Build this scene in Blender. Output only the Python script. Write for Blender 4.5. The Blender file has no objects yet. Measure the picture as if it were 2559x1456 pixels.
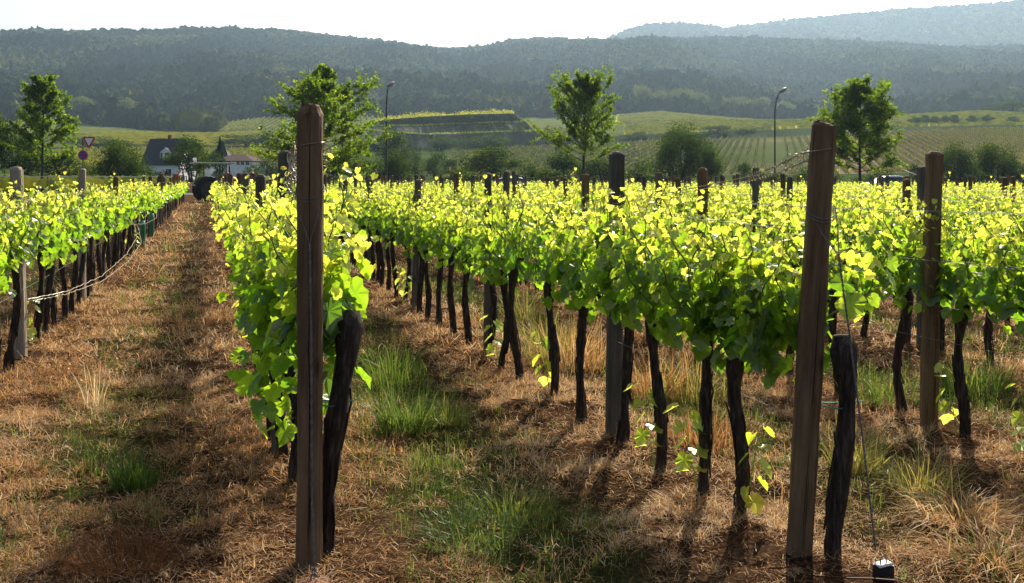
import bpy, math, random
import numpy as np
from mathutils import Vector

C = bpy.context.scene.collection
S = bpy.context.scene
R = math.radians
PI = math.pi

# ------------------------------------------------------------------ camera
cam_d = bpy.data.cameras.new('camera')
cam = bpy.data.objects.new('camera', cam_d)
C.objects.link(cam)
EYE = 1.5
cam.location = (0, 0, EYE)
cam.rotation_euler = (R(90), 0, 0)
cam_d.sensor_width = 36
cam_d.lens = 35.0
cam_d.shift_y = -0.1125
cam_d.clip_start = 0.05
cam_d.clip_end = 20000
S.camera = cam
F = 2488.0                       # focal length in units of a 2559 wide frame

# ------------------------------------------------------------------ sky and sun
SUN_AZ, SUN_EL = R(18.3), R(40)
w = bpy.data.worlds.new('World')
S.world = w
w.use_nodes = True
nt = w.node_tree
bg = nt.nodes['Background']
sky = nt.nodes.new('ShaderNodeTexSky')
sky.sky_type = 'NISHITA'
sky.sun_disc = False
sky.sun_elevation = SUN_EL
sky.sun_rotation = SUN_AZ
sky.altitude = 150
sky.air_density = 1.0
sky.dust_density = 6.0
sky.ozone_density = 1.0
nt.links.new(sky.outputs[0], bg.inputs[0])
bg.inputs[1].default_value = 0.095
sd = bpy.data.lights.new('sun', 'SUN')
sd.energy = 5.0
sd.angle = R(0.5)
sd.color = (1.0, 0.90, 0.74)
sun = bpy.data.objects.new('sun', sd)
C.objects.link(sun)
sv = Vector((math.sin(SUN_AZ) * math.cos(SUN_EL), math.cos(SUN_AZ) * math.cos(SUN_EL), math.sin(SUN_EL)))
sun.rotation_euler = sv.to_track_quat('Z', 'Y').to_euler()
sun.location = sv * 50
S.view_settings.view_transform = 'Standard'
S.view_settings.look = 'None'
S.view_settings.exposure = 1.0
S.view_settings.gamma = 1
S.render.engine = 'CYCLES'
cy = S.cycles
cy.max_bounces = 7
cy.diffuse_bounces = 3
cy.transmission_bounces = 5
cy.glossy_bounces = 2
cy.volume_bounces = 0
cy.transparent_max_bounces = 4
cy.sample_clamp_indirect = 6
cy.use_denoising = True
try:
    cy.denoiser = 'OPENIMAGEDENOISE'
    cy.denoising_input_passes = 'RGB_ALBEDO_NORMAL'
except Exception:
    pass

# ------------------------------------------------------------------ mesh helpers
class MB:
    def __init__(s):
        s.v, s.f, s.t, s.m, s.n = [], [], [], [], 0

    def add(s, v, f, tint=0.5, mi=0):
        v = np.asarray(v, dtype=np.float64).reshape(-1, 3)
        groups = [f]
        if isinstance(f, list) and len(set(len(q) for q in f)) > 1:
            groups = [[q for q in f if len(q) == c] for c in sorted(set(len(q) for q in f))]
        s.v.append(v)
        for g in groups:
            g = np.asarray(g, dtype=np.int64)
            s.f.append(g + s.n)
            s.m.append(np.full(len(g), mi, dtype=np.int32))
        s.t.append(np.broadcast_to(np.asarray(tint, dtype=np.float32), (len(v),)))
        s.n += len(v)

    def box(s, x0, x1, y0, y1, z0, z1, tint=0.5, mi=0):
        v = [(x, y, z) for z in (z0, z1) for y in (y0, y1) for x in (x0, x1)]
        s.add(v, [(0, 2, 3, 1), (4, 5, 7, 6), (0, 1, 5, 4), (2, 6, 7, 3), (0, 4, 6, 2), (1, 3, 7, 5)], tint, mi)

    def tube(s, pts, rad, n=6, tint=0.5, mi=0, cap=True, rng=None, rough=0.0):
        P = np.asarray(pts, dtype=np.float64)
        k = len(P)
        rad = np.broadcast_to(np.asarray(rad, dtype=np.float64), (k,))
        T = np.gradient(P, axis=0)
        T /= np.linalg.norm(T, axis=1, keepdims=True) + 1e-12
        ref = np.array([1.0, 0.13, 0.07]) if abs(T[:, 2]).mean() > 0.7 else np.array([0.05, 0.1, 1.0])
        A = np.cross(T, ref)
        A /= np.linalg.norm(A, axis=1, keepdims=True) + 1e-12
        B = np.cross(T, A)
        th = np.arange(n) * 2 * PI / n
        r = rad[:, None] * np.ones((k, n))
        if rng is not None and rough:
            r = r * (1 + rough * rng.uniform(-1, 1, (k, n)))
        V = P[:, None, :] + r[..., None] * (np.cos(th)[None, :, None] * A[:, None, :] + np.sin(th)[None, :, None] * B[:, None, :])
        i = np.arange(k - 1)[:, None] * n
        j = np.arange(n)[None, :]
        jn = (j + 1) % n
        q = np.stack([i + j, i + jn, i + n + jn, i + n + j], -1).reshape(-1, 4)
        base = s.n
        s.add(V.reshape(-1, 3), q, tint, mi)
        if cap:
            s.f.append(np.array([[base + a for a in range(n)][::-1]]))
            s.m.append(np.array([mi], dtype=np.int32))
            s.f.append(np.array([[base + (k - 1) * n + a for a in range(n)]]))
            s.m.append(np.array([mi], dtype=np.int32))

    def mesh(s, name, mats, smooth=False):
        me = bpy.data.meshes.new(name)
        v = np.concatenate(s.v).astype(np.float32)
        me.vertices.add(len(v))
        me.vertices.foreach_set('co', v.ravel())
        sizes = np.concatenate([np.full(len(f), f.shape[1], dtype=np.int32) for f in s.f])
        loops = np.concatenate([f.ravel() for f in s.f]).astype(np.int32)
        starts = np.concatenate([[0], np.cumsum(sizes)[:-1]]).astype(np.int32)
        me.loops.add(len(loops))
        me.loops.foreach_set('vertex_index', loops)
        me.polygons.add(len(sizes))
        me.polygons.foreach_set('loop_start', starts)
        me.polygons.foreach_set('material_index', np.concatenate(s.m))
        me.polygons.foreach_set('use_smooth', np.full(len(sizes), smooth))
        a = me.attributes.new('tint', 'FLOAT', 'POINT')
        a.data.foreach_set('value', np.concatenate(s.t).astype(np.float32))
        for m in (mats if isinstance(mats, (list, tuple)) else [mats]):
            me.materials.append(m)
        me.update(calc_edges=True)
        return me

    def build(s, name, mats, parent=None, smooth=False, loc=None):
        o = bpy.data.objects.new(name, s.mesh(name, mats, smooth))
        C.objects.link(o)
        if parent is not None:
            o.parent = parent
        if loc is not None:
            o.location = loc
        return o


def tag(o, label, cat, group=None, kind=None):
    if label:
        o['label'] = label
    if cat:
        o['category'] = cat
    if group:
        o['group'] = group
    if kind:
        o['kind'] = kind
    return o


def thing(name, label, cat, loc=(0, 0, 0), rz=0.0, group=None):
    o = bpy.data.objects.new(name, None)
    C.objects.link(o)
    o.empty_display_size = 0.2
    o.location = loc
    o.rotation_euler = (0, 0, rz)
    return tag(o, label, cat, group)


def use(name, me, parent=None, loc=None):
    o = bpy.data.objects.new(name, me)
    C.objects.link(o)
    if parent is not None:
        o.parent = parent
    if loc is not None:
        o.location = loc
    return o


def copy_tree(o, parent=None):
    c = o.copy()
    C.objects.link(c)
    c.parent = parent
    for ch in list(o.children):
        copy_tree(ch, c)
    return c


def nrm(a):
    return a / (np.linalg.norm(a, axis=-1, keepdims=True) + 1e-12)


# value noise on a lattice, vectorised
def vnoise(x, y, seed=0):
    xi, yi = np.floor(x).astype(np.int64), np.floor(y).astype(np.int64)
    fx, fy = x - xi, y - yi
    fx, fy = fx * fx * (3 - 2 * fx), fy * fy * (3 - 2 * fy)

    def h(a, b):
        n = (a * 374761393 + b * 668265263 + seed * 974711) & 0x7fffffff
        n = ((n ^ (n >> 13)) * 1274126177) & 0x7fffffff
        return ((n ^ (n >> 16)) & 0xffff) / 65535.0
    return (h(xi, yi) * (1 - fx) + h(xi + 1, yi) * fx) * (1 - fy) + (h(xi, yi + 1) * (1 - fx) + h(xi + 1, yi + 1) * fx) * fy


def fbm(x, y, seed=0, o=3):
    r, a, t = 0, 1.0, 0
    for i in range(o):
        r = r + a * vnoise(x * 2 ** i, y * 2 ** i, seed + 17 * i)
        t += a
        a *= 0.5
    return r / t


# ------------------------------------------------------------------ materials
def mat(name):
    m = bpy.data.materials.new(name)
    m.use_nodes = True
    n = m.node_tree
    n.nodes.clear()
    out = n.nodes.new('ShaderNodeOutputMaterial')
    return m, n, out


def node(n, t, **kw):
    x = n.nodes.new(t)
    for k, v in kw.items():
        setattr(x, k, v)
    return x


def ramp(n, stops, fac=None):
    r = n.nodes.new('ShaderNodeValToRGB')
    e = r.color_ramp.elements
    while len(e) > 1:
        e.remove(e[-1])
    e[0].position, e[0].color = stops[0][0], (*stops[0][1], 1)
    for p, c in stops[1:]:
        x = e.new(p)
        x.color = (*c, 1)
    if fac is not None:
        n.links.new(fac, r.inputs[0])
    return r


def leaf_mat(name, refl, trans, mix=0.55, gloss=0.06, rough=0.35, mottled=0.0, mscale=30):
    """thin leaf: diffuse + translucent + a little shine; colours ramp with tint (leaf age on the vines)"""
    m, n, out = mat(name)
    at = node(n, 'ShaderNodeAttribute', attribute_name='tint')
    f = at.outputs['Fac']
    if mottled:
        tc = node(n, 'ShaderNodeTexCoord')
        nz = node(n, 'ShaderNodeTexNoise')
        nz.inputs['Scale'].default_value = mscale
        nz.inputs['Detail'].default_value = 2
        n.links.new(tc.outputs['Object'], nz.inputs['Vector'])
        mm = node(n, 'ShaderNodeMath', operation='MULTIPLY_ADD')
        n.links.new(nz.outputs['Fac'], mm.inputs[0])
        mm.inputs[1].default_value = mottled
        mm2 = node(n, 'ShaderNodeMath', operation='SUBTRACT')
        n.links.new(mm.outputs[0], mm2.inputs[0])
        mm2.inputs[1].default_value = mottled * 0.5
        n.links.new(f, mm.inputs[2])
        f = mm2.outputs[0]
    r1 = ramp(n, refl, f)
    r2 = ramp(n, trans, f)
    d = node(n, 'ShaderNodeBsdfDiffuse')
    t = node(n, 'ShaderNodeBsdfTranslucent')
    n.links.new(r1.outputs[0], d.inputs[0])
    n.links.new(r2.outputs[0], t.inputs[0])
    ms = node(n, 'ShaderNodeMixShader')
    ms.inputs[0].default_value = mix
    n.links.new(d.outputs[0], ms.inputs[1])
    n.links.new(t.outputs[0], ms.inputs[2])
    last = ms
    if gloss:
        g = node(n, 'ShaderNodeBsdfGlossy')
        g.inputs['Roughness'].default_value = rough
        g.inputs['Color'].default_value = (0.9, 0.95, 0.85, 1)
        m2 = node(n, 'ShaderNodeMixShader')
        m2.inputs[0].default_value = gloss
        n.links.new(ms.outputs[0], m2.inputs[1])
        n.links.new(g.outputs[0], m2.inputs[2])
        last = m2
    n.links.new(last.outputs[0], out.inputs[0])
    return m


def solid_mat(name, stops, scale=(8, 8, 8), rough=0.8, bump=0.3, detail=6, metallic=0.0, spec=0.3, dist=0.02, space='Object'):
    """noise-mottled principled surface"""
    m, n, out = mat(name)
    p = node(n, 'ShaderNodeBsdfPrincipled')
    tc = node(n, 'ShaderNodeTexCoord')
    mp = node(n, 'ShaderNodeMapping')
    mp.inputs['Scale'].default_value = scale
    n.links.new(tc.outputs[space], mp.inputs[0])
    nz = node(n, 'ShaderNodeTexNoise')
    nz.inputs['Scale'].default_value = 1.0
    nz.inputs['Detail'].default_value = detail
    nz.inputs['Roughness'].default_value = 0.65
    n.links.new(mp.outputs[0], nz.inputs['Vector'])
    r = ramp(n, stops, nz.outputs['Fac'])
    n.links.new(r.outputs[0], p.inputs['Base Color'])
    p.inputs['Roughness'].default_value = rough
    p.inputs['Metallic'].default_value = metallic
    p.inputs['Specular IOR Level'].default_value = spec
    if bump:
        b = node(n, 'ShaderNodeBump')
        b.inputs['Strength'].default_value = bump
        b.inputs['Distance'].default_value = dist
        n.links.new(nz.outputs['Fac'], b.inputs['Height'])
        n.links.new(b.outputs[0], p.inputs['Normal'])
    n.links.new(p.outputs[0], out.inputs[0])
    return m


M = {}
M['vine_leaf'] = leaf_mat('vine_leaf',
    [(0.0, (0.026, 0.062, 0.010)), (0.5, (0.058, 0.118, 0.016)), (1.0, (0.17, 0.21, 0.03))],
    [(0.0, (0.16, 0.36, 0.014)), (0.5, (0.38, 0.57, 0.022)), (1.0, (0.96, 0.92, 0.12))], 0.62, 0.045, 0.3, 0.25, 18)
M['vine_shoot'] = solid_mat('vine_shoot', [(0.3, (0.06, 0.10, 0.02)), (0.7, (0.13, 0.17, 0.04))], (30, 30, 30), 0.5, 0)
M['bark'] = solid_mat('vine_bark', [(0.3, (0.010, 0.007, 0.006)), (0.52, (0.045, 0.032, 0.024)), (0.75, (0.14, 0.105, 0.08))], (70, 70, 9), 0.9, 0.9, 6, 0, 0.15, 0.015)
M['post'] = solid_mat('weathered_wood', [(0.25, (0.050, 0.033, 0.020)), (0.5, (0.098, 0.064, 0.038)), (0.66, (0.13, 0.088, 0.053)), (0.85, (0.18, 0.13, 0.088))], (30, 30, 1.1), 0.8, 0.6, 8, 0, 0.2, 0.006)
M['post_grey'] = solid_mat('grey_weathered_wood', [(0.25, (0.048, 0.040, 0.032)), (0.5, (0.094, 0.080, 0.064)), (0.8, (0.17, 0.148, 0.122))], (38, 38, 2), 0.8, 0.6, 8, 0, 0.2, 0.006)
M['post_pale'] = solid_mat('pale_weathered_wood', [(0.28, (0.12, 0.09, 0.07)), (0.5, (0.27, 0.21, 0.16)), (0.75, (0.42, 0.36, 0.29))], (38, 38, 2), 0.8, 0.6, 8, 0, 0.2, 0.006)
M['wire'] = solid_mat('galvanised_wire', [(0.3, (0.10, 0.095, 0.09)), (0.7, (0.20, 0.19, 0.18))], (40, 40, 40), 0.65, 0, 2, 0.3)
M['straw_wire'] = leaf_mat('dry_tendril', [(0, (0.16, 0.10, 0.06)), (1, (0.42, 0.33, 0.22))], [(0, (0.12, 0.07, 0.03)), (1, (0.3, 0.2, 0.1))], 0.2, 0.12, 0.3)
M['straw'] = leaf_mat('dry_grass',
    [(0.0, (0.12, 0.046, 0.021)), (0.4, (0.34, 0.178, 0.080)), (0.75, (0.50, 0.32, 0.155)), (1.0, (0.62, 0.50, 0.35))],
    [(0.0, (0.10, 0.035, 0.012)), (0.4, (0.32, 0.145, 0.045)), (0.75, (0.54, 0.31, 0.11)), (1.0, (0.62, 0.47, 0.27))], 0.48, 0.006, 0.4)
M['grass'] = leaf_mat('green_grass',
    [(0.0, (0.022, 0.045, 0.012)), (0.5, (0.06, 0.10, 0.025)), (0.8, (0.16, 0.17, 0.045)), (1.0, (0.34, 0.26, 0.10))],
    [(0.0, (0.04, 0.10, 0.015)), (0.5, (0.12, 0.185, 0.025)), (0.8, (0.34, 0.33, 0.06)), (1.0, (0.44, 0.30, 0.08))], 0.45, 0.015, 0.4)
M['tree_leaf'] = leaf_mat('tree_leaf',
    [(0.0, (0.018, 0.046, 0.008)), (0.5, (0.040, 0.080, 0.012)), (1.0, (0.085, 0.120, 0.022))],
    [(0.0, (0.06, 0.14, 0.010)), (0.5, (0.20, 0.34, 0.018)), (1.0, (0.44, 0.54, 0.04))], 0.52, 0.008, 0.4)
M['bush_leaf'] = leaf_mat('bush_leaf',
    [(0.0, (0.010, 0.026, 0.008)), (0.5, (0.026, 0.050, 0.012)), (1.0, (0.070, 0.095, 0.022))],
    [(0.0, (0.015, 0.045, 0.008)), (0.5, (0.055, 0.105, 0.012)), (1.0, (0.18, 0.22, 0.03))], 0.42, 0, 0.4)
M['pale_leaf'] = leaf_mat('pale_leaf',
    [(0.0, (0.05, 0.075, 0.03)), (0.5, (0.10, 0.125, 0.05)), (1.0, (0.17, 0.18, 0.075))],
    [(0.0, (0.05, 0.08, 0.02)), (0.5, (0.14, 0.18, 0.05)), (1.0, (0.26, 0.29, 0.09))], 0.42, 0, 0.4)
M['forest_leaf'] = leaf_mat('forest_crown',
    [(0.0, (0.012, 0.026, 0.014)), (0.4, (0.030, 0.050, 0.018)), (0.75, (0.070, 0.090, 0.024)), (1.0, (0.15, 0.155, 0.040))],
    [(0.0, (0.01, 0.03, 0.01)), (0.5, (0.03, 0.06, 0.01)), (1.0, (0.12, 0.14, 0.02))], 0.25, 0, 0.4)
M['field_leaf'] = leaf_mat('vine_hedge_leaf',
    [(0.0, (0.030, 0.055, 0.015)), (0.5, (0.085, 0.120, 0.028)), (1.0, (0.21, 0.215, 0.055))],
    [(0.0, (0.06, 0.11, 0.012)), (0.5, (0.27, 0.34, 0.03)), (1.0, (0.66, 0.62, 0.10))], 0.5, 0, 0.4)
M['tree_bark'] = solid_mat('tree_bark', [(0.3, (0.02, 0.016, 0.012)), (0.7, (0.07, 0.058, 0.045))], (14, 14, 3), 0.9, 0.5)
M['black_metal'] = solid_mat('dark_painted_steel', [(0.3, (0.012, 0.013, 0.015)), (0.7, (0.03, 0.03, 0.034))], (20, 20, 20), 0.5, 0)
M['white_plaster'] = solid_mat('white_plaster', [(0.3, (0.62, 0.63, 0.64)), (0.7, (0.78, 0.78, 0.78))], (3, 3, 3), 0.85, 0)
M['roof_brown'] = solid_mat('brown_roof_tiles', [(0.3, (0.045, 0.032, 0.028)), (0.7, (0.085, 0.060, 0.052))], (6, 6, 20), 0.9, 0.3, 6, 0, 0.05)
M['roof_slate'] = solid_mat('dark_roof_slate', [(0.3, (0.03, 0.03, 0.038)), (0.7, (0.07, 0.066, 0.07))], (6, 6, 20), 0.8, 0.3, 6, 0, 0.1)
M['glass'] = solid_mat('window_glass', [(0.3, (0.02, 0.03, 0.04)), (0.7, (0.05, 0.07, 0.09))], (2, 2, 2), 0.1, 0, 2, 0, 0.6)
M['asphalt'] = solid_mat('asphalt', [(0.3, (0.045, 0.045, 0.048)), (0.7, (0.075, 0.074, 0.076))], (9, 9, 9), 0.9, 0.2)
M['stone_wall'] = solid_mat('terrace_stone', [(0.35, (0.045, 0.060, 0.032)), (0.6, (0.075, 0.085, 0.05)), (0.85, (0.15, 0.14, 0.12))], (0.5, 0.5, 1.2), 0.95, 0.6, 8, 0, 0.1, 0.5)
M['rubber'] = solid_mat('tyre_rubber', [(0.3, (0.012, 0.012, 0.012)), (0.7, (0.028, 0.026, 0.024))], (20, 20, 20), 0.85, 0.2)
M['red_paint'] = solid_mat('dull_red_paint', [(0.3, (0.20, 0.022, 0.016)), (0.7, (0.30, 0.045, 0.03))], (12, 12, 12), 0.45, 0)
M['rust'] = solid_mat('rusty_brown_paint', [(0.3, (0.09, 0.03, 0.018)), (0.7, (0.17, 0.06, 0.035))], (12, 12, 12), 0.7, 0.1)
M['grey_paint'] = solid_mat('grey_paint', [(0.3, (0.22, 0.22, 0.22)), (0.7, (0.36, 0.36, 0.35))], (12, 12, 12), 0.4, 0)
M['silver'] = solid_mat('silver_car_paint', [(0.3, (0.20, 0.205, 0.215)), (0.7, (0.28, 0.285, 0.295))], (3, 3, 3), 0.22, 0, 2, 0.6, 0.6)
M['white_paint'] = solid_mat('white_car_paint', [(0.3, (0.72, 0.73, 0.75)), (0.7, (0.80, 0.80, 0.80))], (3, 3, 3), 0.22, 0, 2, 0, 0.6)
M['rim_paint'] = solid_mat('dirty_rim_paint', [(0.3, (0.03, 0.03, 0.03)), (0.7, (0.07, 0.065, 0.06))], (12, 12, 12), 0.7, 0)
M['lamp_glass'] = solid_mat('lamp_glass', [(0.3, (0.7, 0.72, 0.72)), (0.7, (0.8, 0.8, 0.8))], (3, 3, 3), 0.15, 0)
M['sign_red'] = solid_mat('sign_red', [(0.3, (0.42, 0.012, 0.022)), (0.7, (0.48, 0.02, 0.03))], (3, 3, 3), 0.5, 0)
M['sign_white'] = solid_mat('sign_white', [(0.3, (0.72, 0.74, 0.75)), (0.7, (0.80, 0.80, 0.80))], (3, 3, 3), 0.5, 0)
M['sign_blue'] = solid_mat('sign_blue', [(0.3, (0.012, 0.05, 0.30)), (0.7, (0.02, 0.07, 0.38))], (3, 3, 3), 0.5, 0)
M['green_plastic'] = leaf_mat('green_plastic', [(0, (0.0, 0.16, 0.08)), (1, (0.0, 0.24, 0.12))], [(0, (0.0, 0.25, 0.12)), (1, (0.0, 0.35, 0.18))], 0.4, 0.08, 0.3)
M['skin'] = solid_mat('skin', [(0.3, (0.42, 0.24, 0.17)), (0.7, (0.52, 0.31, 0.22))], (10, 10, 10), 0.6, 0)
M['dark_cloth'] = solid_mat('dark_cloth', [(0.3, (0.035, 0.022, 0.022)), (0.7, (0.06, 0.04, 0.038))], (20, 20, 20), 0.9, 0)
M['orange_cloth'] = solid_mat('orange_cloth', [(0.3, (0.42, 0.12, 0.03)), (0.7, (0.55, 0.18, 0.05))], (20, 20, 20), 0.9, 0)
M['brown_cloth'] = solid_mat('brown_cloth', [(0.3, (0.10, 0.035, 0.025)), (0.7, (0.15, 0.06, 0.045))], (20, 20, 20), 0.9, 0)
M['pale_hair'] = solid_mat('pale_hair', [(0.3, (0.42, 0.36, 0.30)), (0.7, (0.55, 0.49, 0.42))], (40, 40, 40), 0.7, 0)
M['brown_hair'] = solid_mat('brown_hair', [(0.3, (0.06, 0.035, 0.02)), (0.7, (0.10, 0.06, 0.04))], (40, 40, 40), 0.7, 0)
M['pale_bar'] = solid_mat('pale_bar_paint', [(0.3, (0.55, 0.52, 0.46)), (0.7, (0.68, 0.65, 0.58))], (10, 10, 10), 0.5, 0)
M['twine'] = solid_mat('teal_twine', [(0.3, (0.02, 0.20, 0.16)), (0.7, (0.04, 0.28, 0.22))], (30, 30, 30), 0.6, 0)

# old wood: long streaks, blotches, a few dark knots and drying cracks
def wood_mat(name, stops, seed):
    m, n, out = mat(name)
    L = n.links.new
    p = node(n, 'ShaderNodeBsdfPrincipled')
    p.inputs['Roughness'].default_value = 0.85
    p.inputs['Specular IOR Level'].default_value = 0.15
    tc = node(n, 'ShaderNodeTexCoord')

    def nz(scale, detail, off):
        mp = node(n, 'ShaderNodeMapping')
        mp.inputs['Scale'].default_value = scale
        mp.inputs['Location'].default_value = (off, off * 1.7, off * 0.6)
        L(tc.outputs['Object'], mp.inputs[0])
        t = node(n, 'ShaderNodeTexNoise')
        t.inputs['Scale'].default_value = 1.0
        t.inputs['Detail'].default_value = detail
        t.inputs['Roughness'].default_value = 0.7
        L(mp.outputs[0], t.inputs['Vector'])
        return t.outputs['Fac']

    def ma(op, a, b_):
        x = node(n, 'ShaderNodeMath', operation=op)
        for i, v in enumerate((a, b_)):
            if isinstance(v, (int, float)):
                x.inputs[i].default_value = v
            else:
                L(v, x.inputs[i])
        return x.outputs[0]
    streak = nz((34, 34, 1.3), 8, seed)
    blotch = nz((9, 9, 2.6), 4, seed + 3)
    fine = nz((150, 150, 9), 4, seed + 5)
    f = ma('ADD', ma('MULTIPLY', streak, 0.5), ma('ADD', ma('MULTIPLY', blotch, 0.38), ma('MULTIPLY', fine, 0.12)))
    vo = node(n, 'ShaderNodeTexVoronoi')
    mp = node(n, 'ShaderNodeMapping')
    mp.inputs['Scale'].default_value = (9, 9, 3.0)
    L(tc.outputs['Object'], mp.inputs[0])
    L(mp.outputs[0], vo.inputs['Vector'])
    vo.inputs['Scale'].default_value = 1.0
    knot = ramp(n, [(0.05, (0.25, 0.25, 0.25)), (0.16, (1, 1, 1))], vo.outputs['Distance'])
    crk = ramp(n, [(0.30, (0.22, 0.22, 0.22)), (0.36, (1, 1, 1))], nz((60, 60, 0.7), 2, seed + 9))
    r = ramp(n, stops, f)
    m1 = node(n, 'ShaderNodeMix', data_type='RGBA', blend_type='MULTIPLY')
    m1.inputs['Factor'].default_value = 0.8
    L(r.outputs[0], m1.inputs[6])
    L(knot.outputs[0], m1.inputs[7])
    m2 = node(n, 'ShaderNodeMix', data_type='RGBA', blend_type='MULTIPLY')
    m2.inputs['Factor'].default_value = 0.9
    L(m1.outputs[2], m2.inputs[6])
    L(crk.outputs[0], m2.inputs[7])
    L(m2.outputs[2], p.inputs['Base Color'])
    b = node(n, 'ShaderNodeBump')
    b.inputs['Strength'].default_value = 0.9
    b.inputs['Distance'].default_value = 0.008
    L(ma('ADD', f, ma('MULTIPLY', crk.outputs[0], 0.35)), b.inputs['Height'])
    L(b.outputs[0], p.inputs['Normal'])
    L(p.outputs[0], out.inputs[0])
    return m


M['post'] = wood_mat('weathered_wood', [(0.32, (0.038, 0.023, 0.012)), (0.46, (0.115, 0.070, 0.036)), (0.57, (0.18, 0.115, 0.062)), (0.7, (0.28, 0.20, 0.125))], 1.0)
M['post_grey'] = wood_mat('grey_weathered_wood', [(0.32, (0.040, 0.034, 0.027)), (0.47, (0.092, 0.080, 0.064)), (0.6, (0.15, 0.132, 0.108)), (0.74, (0.21, 0.19, 0.155))], 4.0)
M['post_pale'] = wood_mat('pale_weathered_wood', [(0.32, (0.12, 0.09, 0.07)), (0.48, (0.25, 0.195, 0.15)), (0.7, (0.42, 0.36, 0.29))], 7.0)

# ------------------------------------------------------------------ terrain
SKY1 = [(-900, 90), (-300, 80), (0, 75), (100, 70), (200, 76), (350, 72), (450, 68), (600, 68), (700, 72), (800, 82), (900, 92), (1000, 105), (1060, 113), (1150, 120), (1200, 113), (1250, 104), (1300, 97), (1380, 93), (1450, 95), (1520, 97), (1800, 90), (1900, 92), (2100, 100), (2300, 108), (2400, 115), (2559, 112), (3400, 120)]
SKY2 = [(-900, 200), (1300, 150), (1500, 104), (1540, 86), (1570, 72), (1620, 61), (1680, 56), (1720, 56), (1780, 64), (1800, 69), (1850, 63), (1950, 51), (2050, 41), (2150, 31), (2250, 21), (2400, 13), (2500, 5), (2559, 0), (2800, -12), (3400, -20)]
STN = [
    (260, [(-900, 438), (0, 438), (1000, 438), (1500, 436), (2559, 428), (3400, 426)]),
    (420, [(-900, 388), (0, 385), (300, 372), (700, 378), (1000, 374), (1400, 364), (1700, 352), (2000, 340), (2300, 327), (2559, 321), (3400, 318)]),
    (445, [(-900, 376), (0, 374), (300, 362), (700, 366), (900, 360), (1300, 350), (1700, 334), (2000, 322), (2300, 318), (2559, 314), (3400, 310)]),
    (600, [(-900, 348), (0, 345), (200, 338), (300, 334), (500, 336), (700, 332), (900, 322), (1300, 325), (1500, 318), (1700, 305), (2000, 302), (2300, 288), (2450, 280), (2559, 285), (3400, 280)]),
    (800, [(-900, 308), (0, 305), (200, 312), (500, 318), (650, 298), (900, 292), (1200, 295), (1400, 298), (1550, 288), (1650, 280), (1850, 298), (2100, 303), (2400, 285), (2559, 272), (3400, 270)]),
    (1100, [(-900, 230), (0, 232), (500, 240), (1000, 236), (1400, 226), (1650, 214), (1800, 240), (2000, 250), (2250, 232), (2559, 222), (3400, 220)]),
    (1500, [(-900, 150), (0, 146), (500, 140), (900, 150), (1150, 168), (1400, 146), (1620, 138), (1800, 160), (2100, 160), (2559, 160), (3400, 160)]),
    (1900, [(a, b + 8.5) for a, b in SKY1]),
    (2300, [(a, b + 75) for a, b in SKY1]),
    (3000, [(a, b + 5) for a, b in SKY2]),
    (3600, [(a, b + 60) for a, b in SKY2]),
]
ST_Y = np.array([s[0] for s in STN], dtype=float)


def terr(x, y):
    """ground height at (x, y)"""
    x = np.asarray(x, dtype=float)
    y = np.asarray(y, dtype=float)
    yy = np.maximum(y, 1.0)
    xv = 1280 + F * x / yy
    hs = [np.zeros_like(x), np.zeros_like(x) + 0.25]
    for Y, prof in STN:
        a = np.array(prof, dtype=float)
        hs.append((440 - np.interp(xv, a[:, 0], a[:, 1])) / F * Y + EYE)
    Ys = np.concatenate([[95, 160], ST_Y])
    H = np.stack(hs, 0)
    h = np.zeros_like(x)
    for i in range(len(Ys) - 1):
        t = np.clip((y - Ys[i]) / (Ys[i + 1] - Ys[i]), 0, 1)
        mid = (y >= Ys[i]) & (y < Ys[i + 1])
        h = np.where(mid, H[i] * (1 - t) + H[i + 1] * t, h)
    h = np.where(y >= Ys[-1], H[-1], h)
    wgt = np.clip((y - 820) / 250, 0, 1) * np.clip((1880 - y) / 300, 0, 1)
    h = h + wgt * ((fbm(x / 190, y / 260, 5, 3) - 0.5) * 52)
    h = h + np.clip((y - 2300) / 300, 0, 1) * np.clip((2990 - y) / 200, 0, 1) * (fbm(x / 260, y / 300, 9, 3) - 0.5) * 60
    return h


# row geometry: row k has x = c_k - .303 y
SL = 0.303
RD = np.array([-SL, 1.0, 0]) / math.sqrt(1 + SL * SL)
RN = np.array([1.0, SL, 0]) / math.sqrt(1 + SL * SL)
RANG = math.atan2(RD[1], RD[0])


def rc(k):
    return 0.372 + 1.88 * (k - 1)


def rx(k, y):
    return rc(k) - SL * y


def lane(x, y):
    return (x + SL * y - 0.372) / 1.88      # 0 on row 1, 1 on row 2 ...


def micro(x, y):
    """relief of the vineyard floor"""
    s = lane(x, y)
    d = np.abs(s - np.round(s))
    berm = 0.035 * np.exp(-(d / 0.16) ** 2)
    amp = np.clip((70 - y) / 20, 0, 1)
    return amp * (berm + (fbm(x * 2.2, y * 2.2, 3, 3) - 0.5) * 0.10 + (vnoise(x * 9, y * 9, 8) - 0.5) * 0.03)


def ground_z(x, y):
    return terr(x, y) + micro(np.asarray(x, float), np.asarray(y, float))


def gz(x, y):
    return float(ground_z(np.array([x]), np.array([y]))[0])


def greenness(x, y):
    s = lane(x, y)
    f = s - np.floor(s)
    li = np.floor(s)
    strength = np.where(li == 0, 1.0, np.where(li == -1, 0.45, 0.8))
    band = np.exp(-((f - 0.47) / 0.20) ** 2)
    return np.clip(strength * band * 1.5 * (np.where(li == 0, 0.55, 0.35) + np.where(li == 0, 1.1, 1.3) * (fbm(x * 1.3, y * 0.9, 21, 3) - 0.3)), 0, 1)


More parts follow.
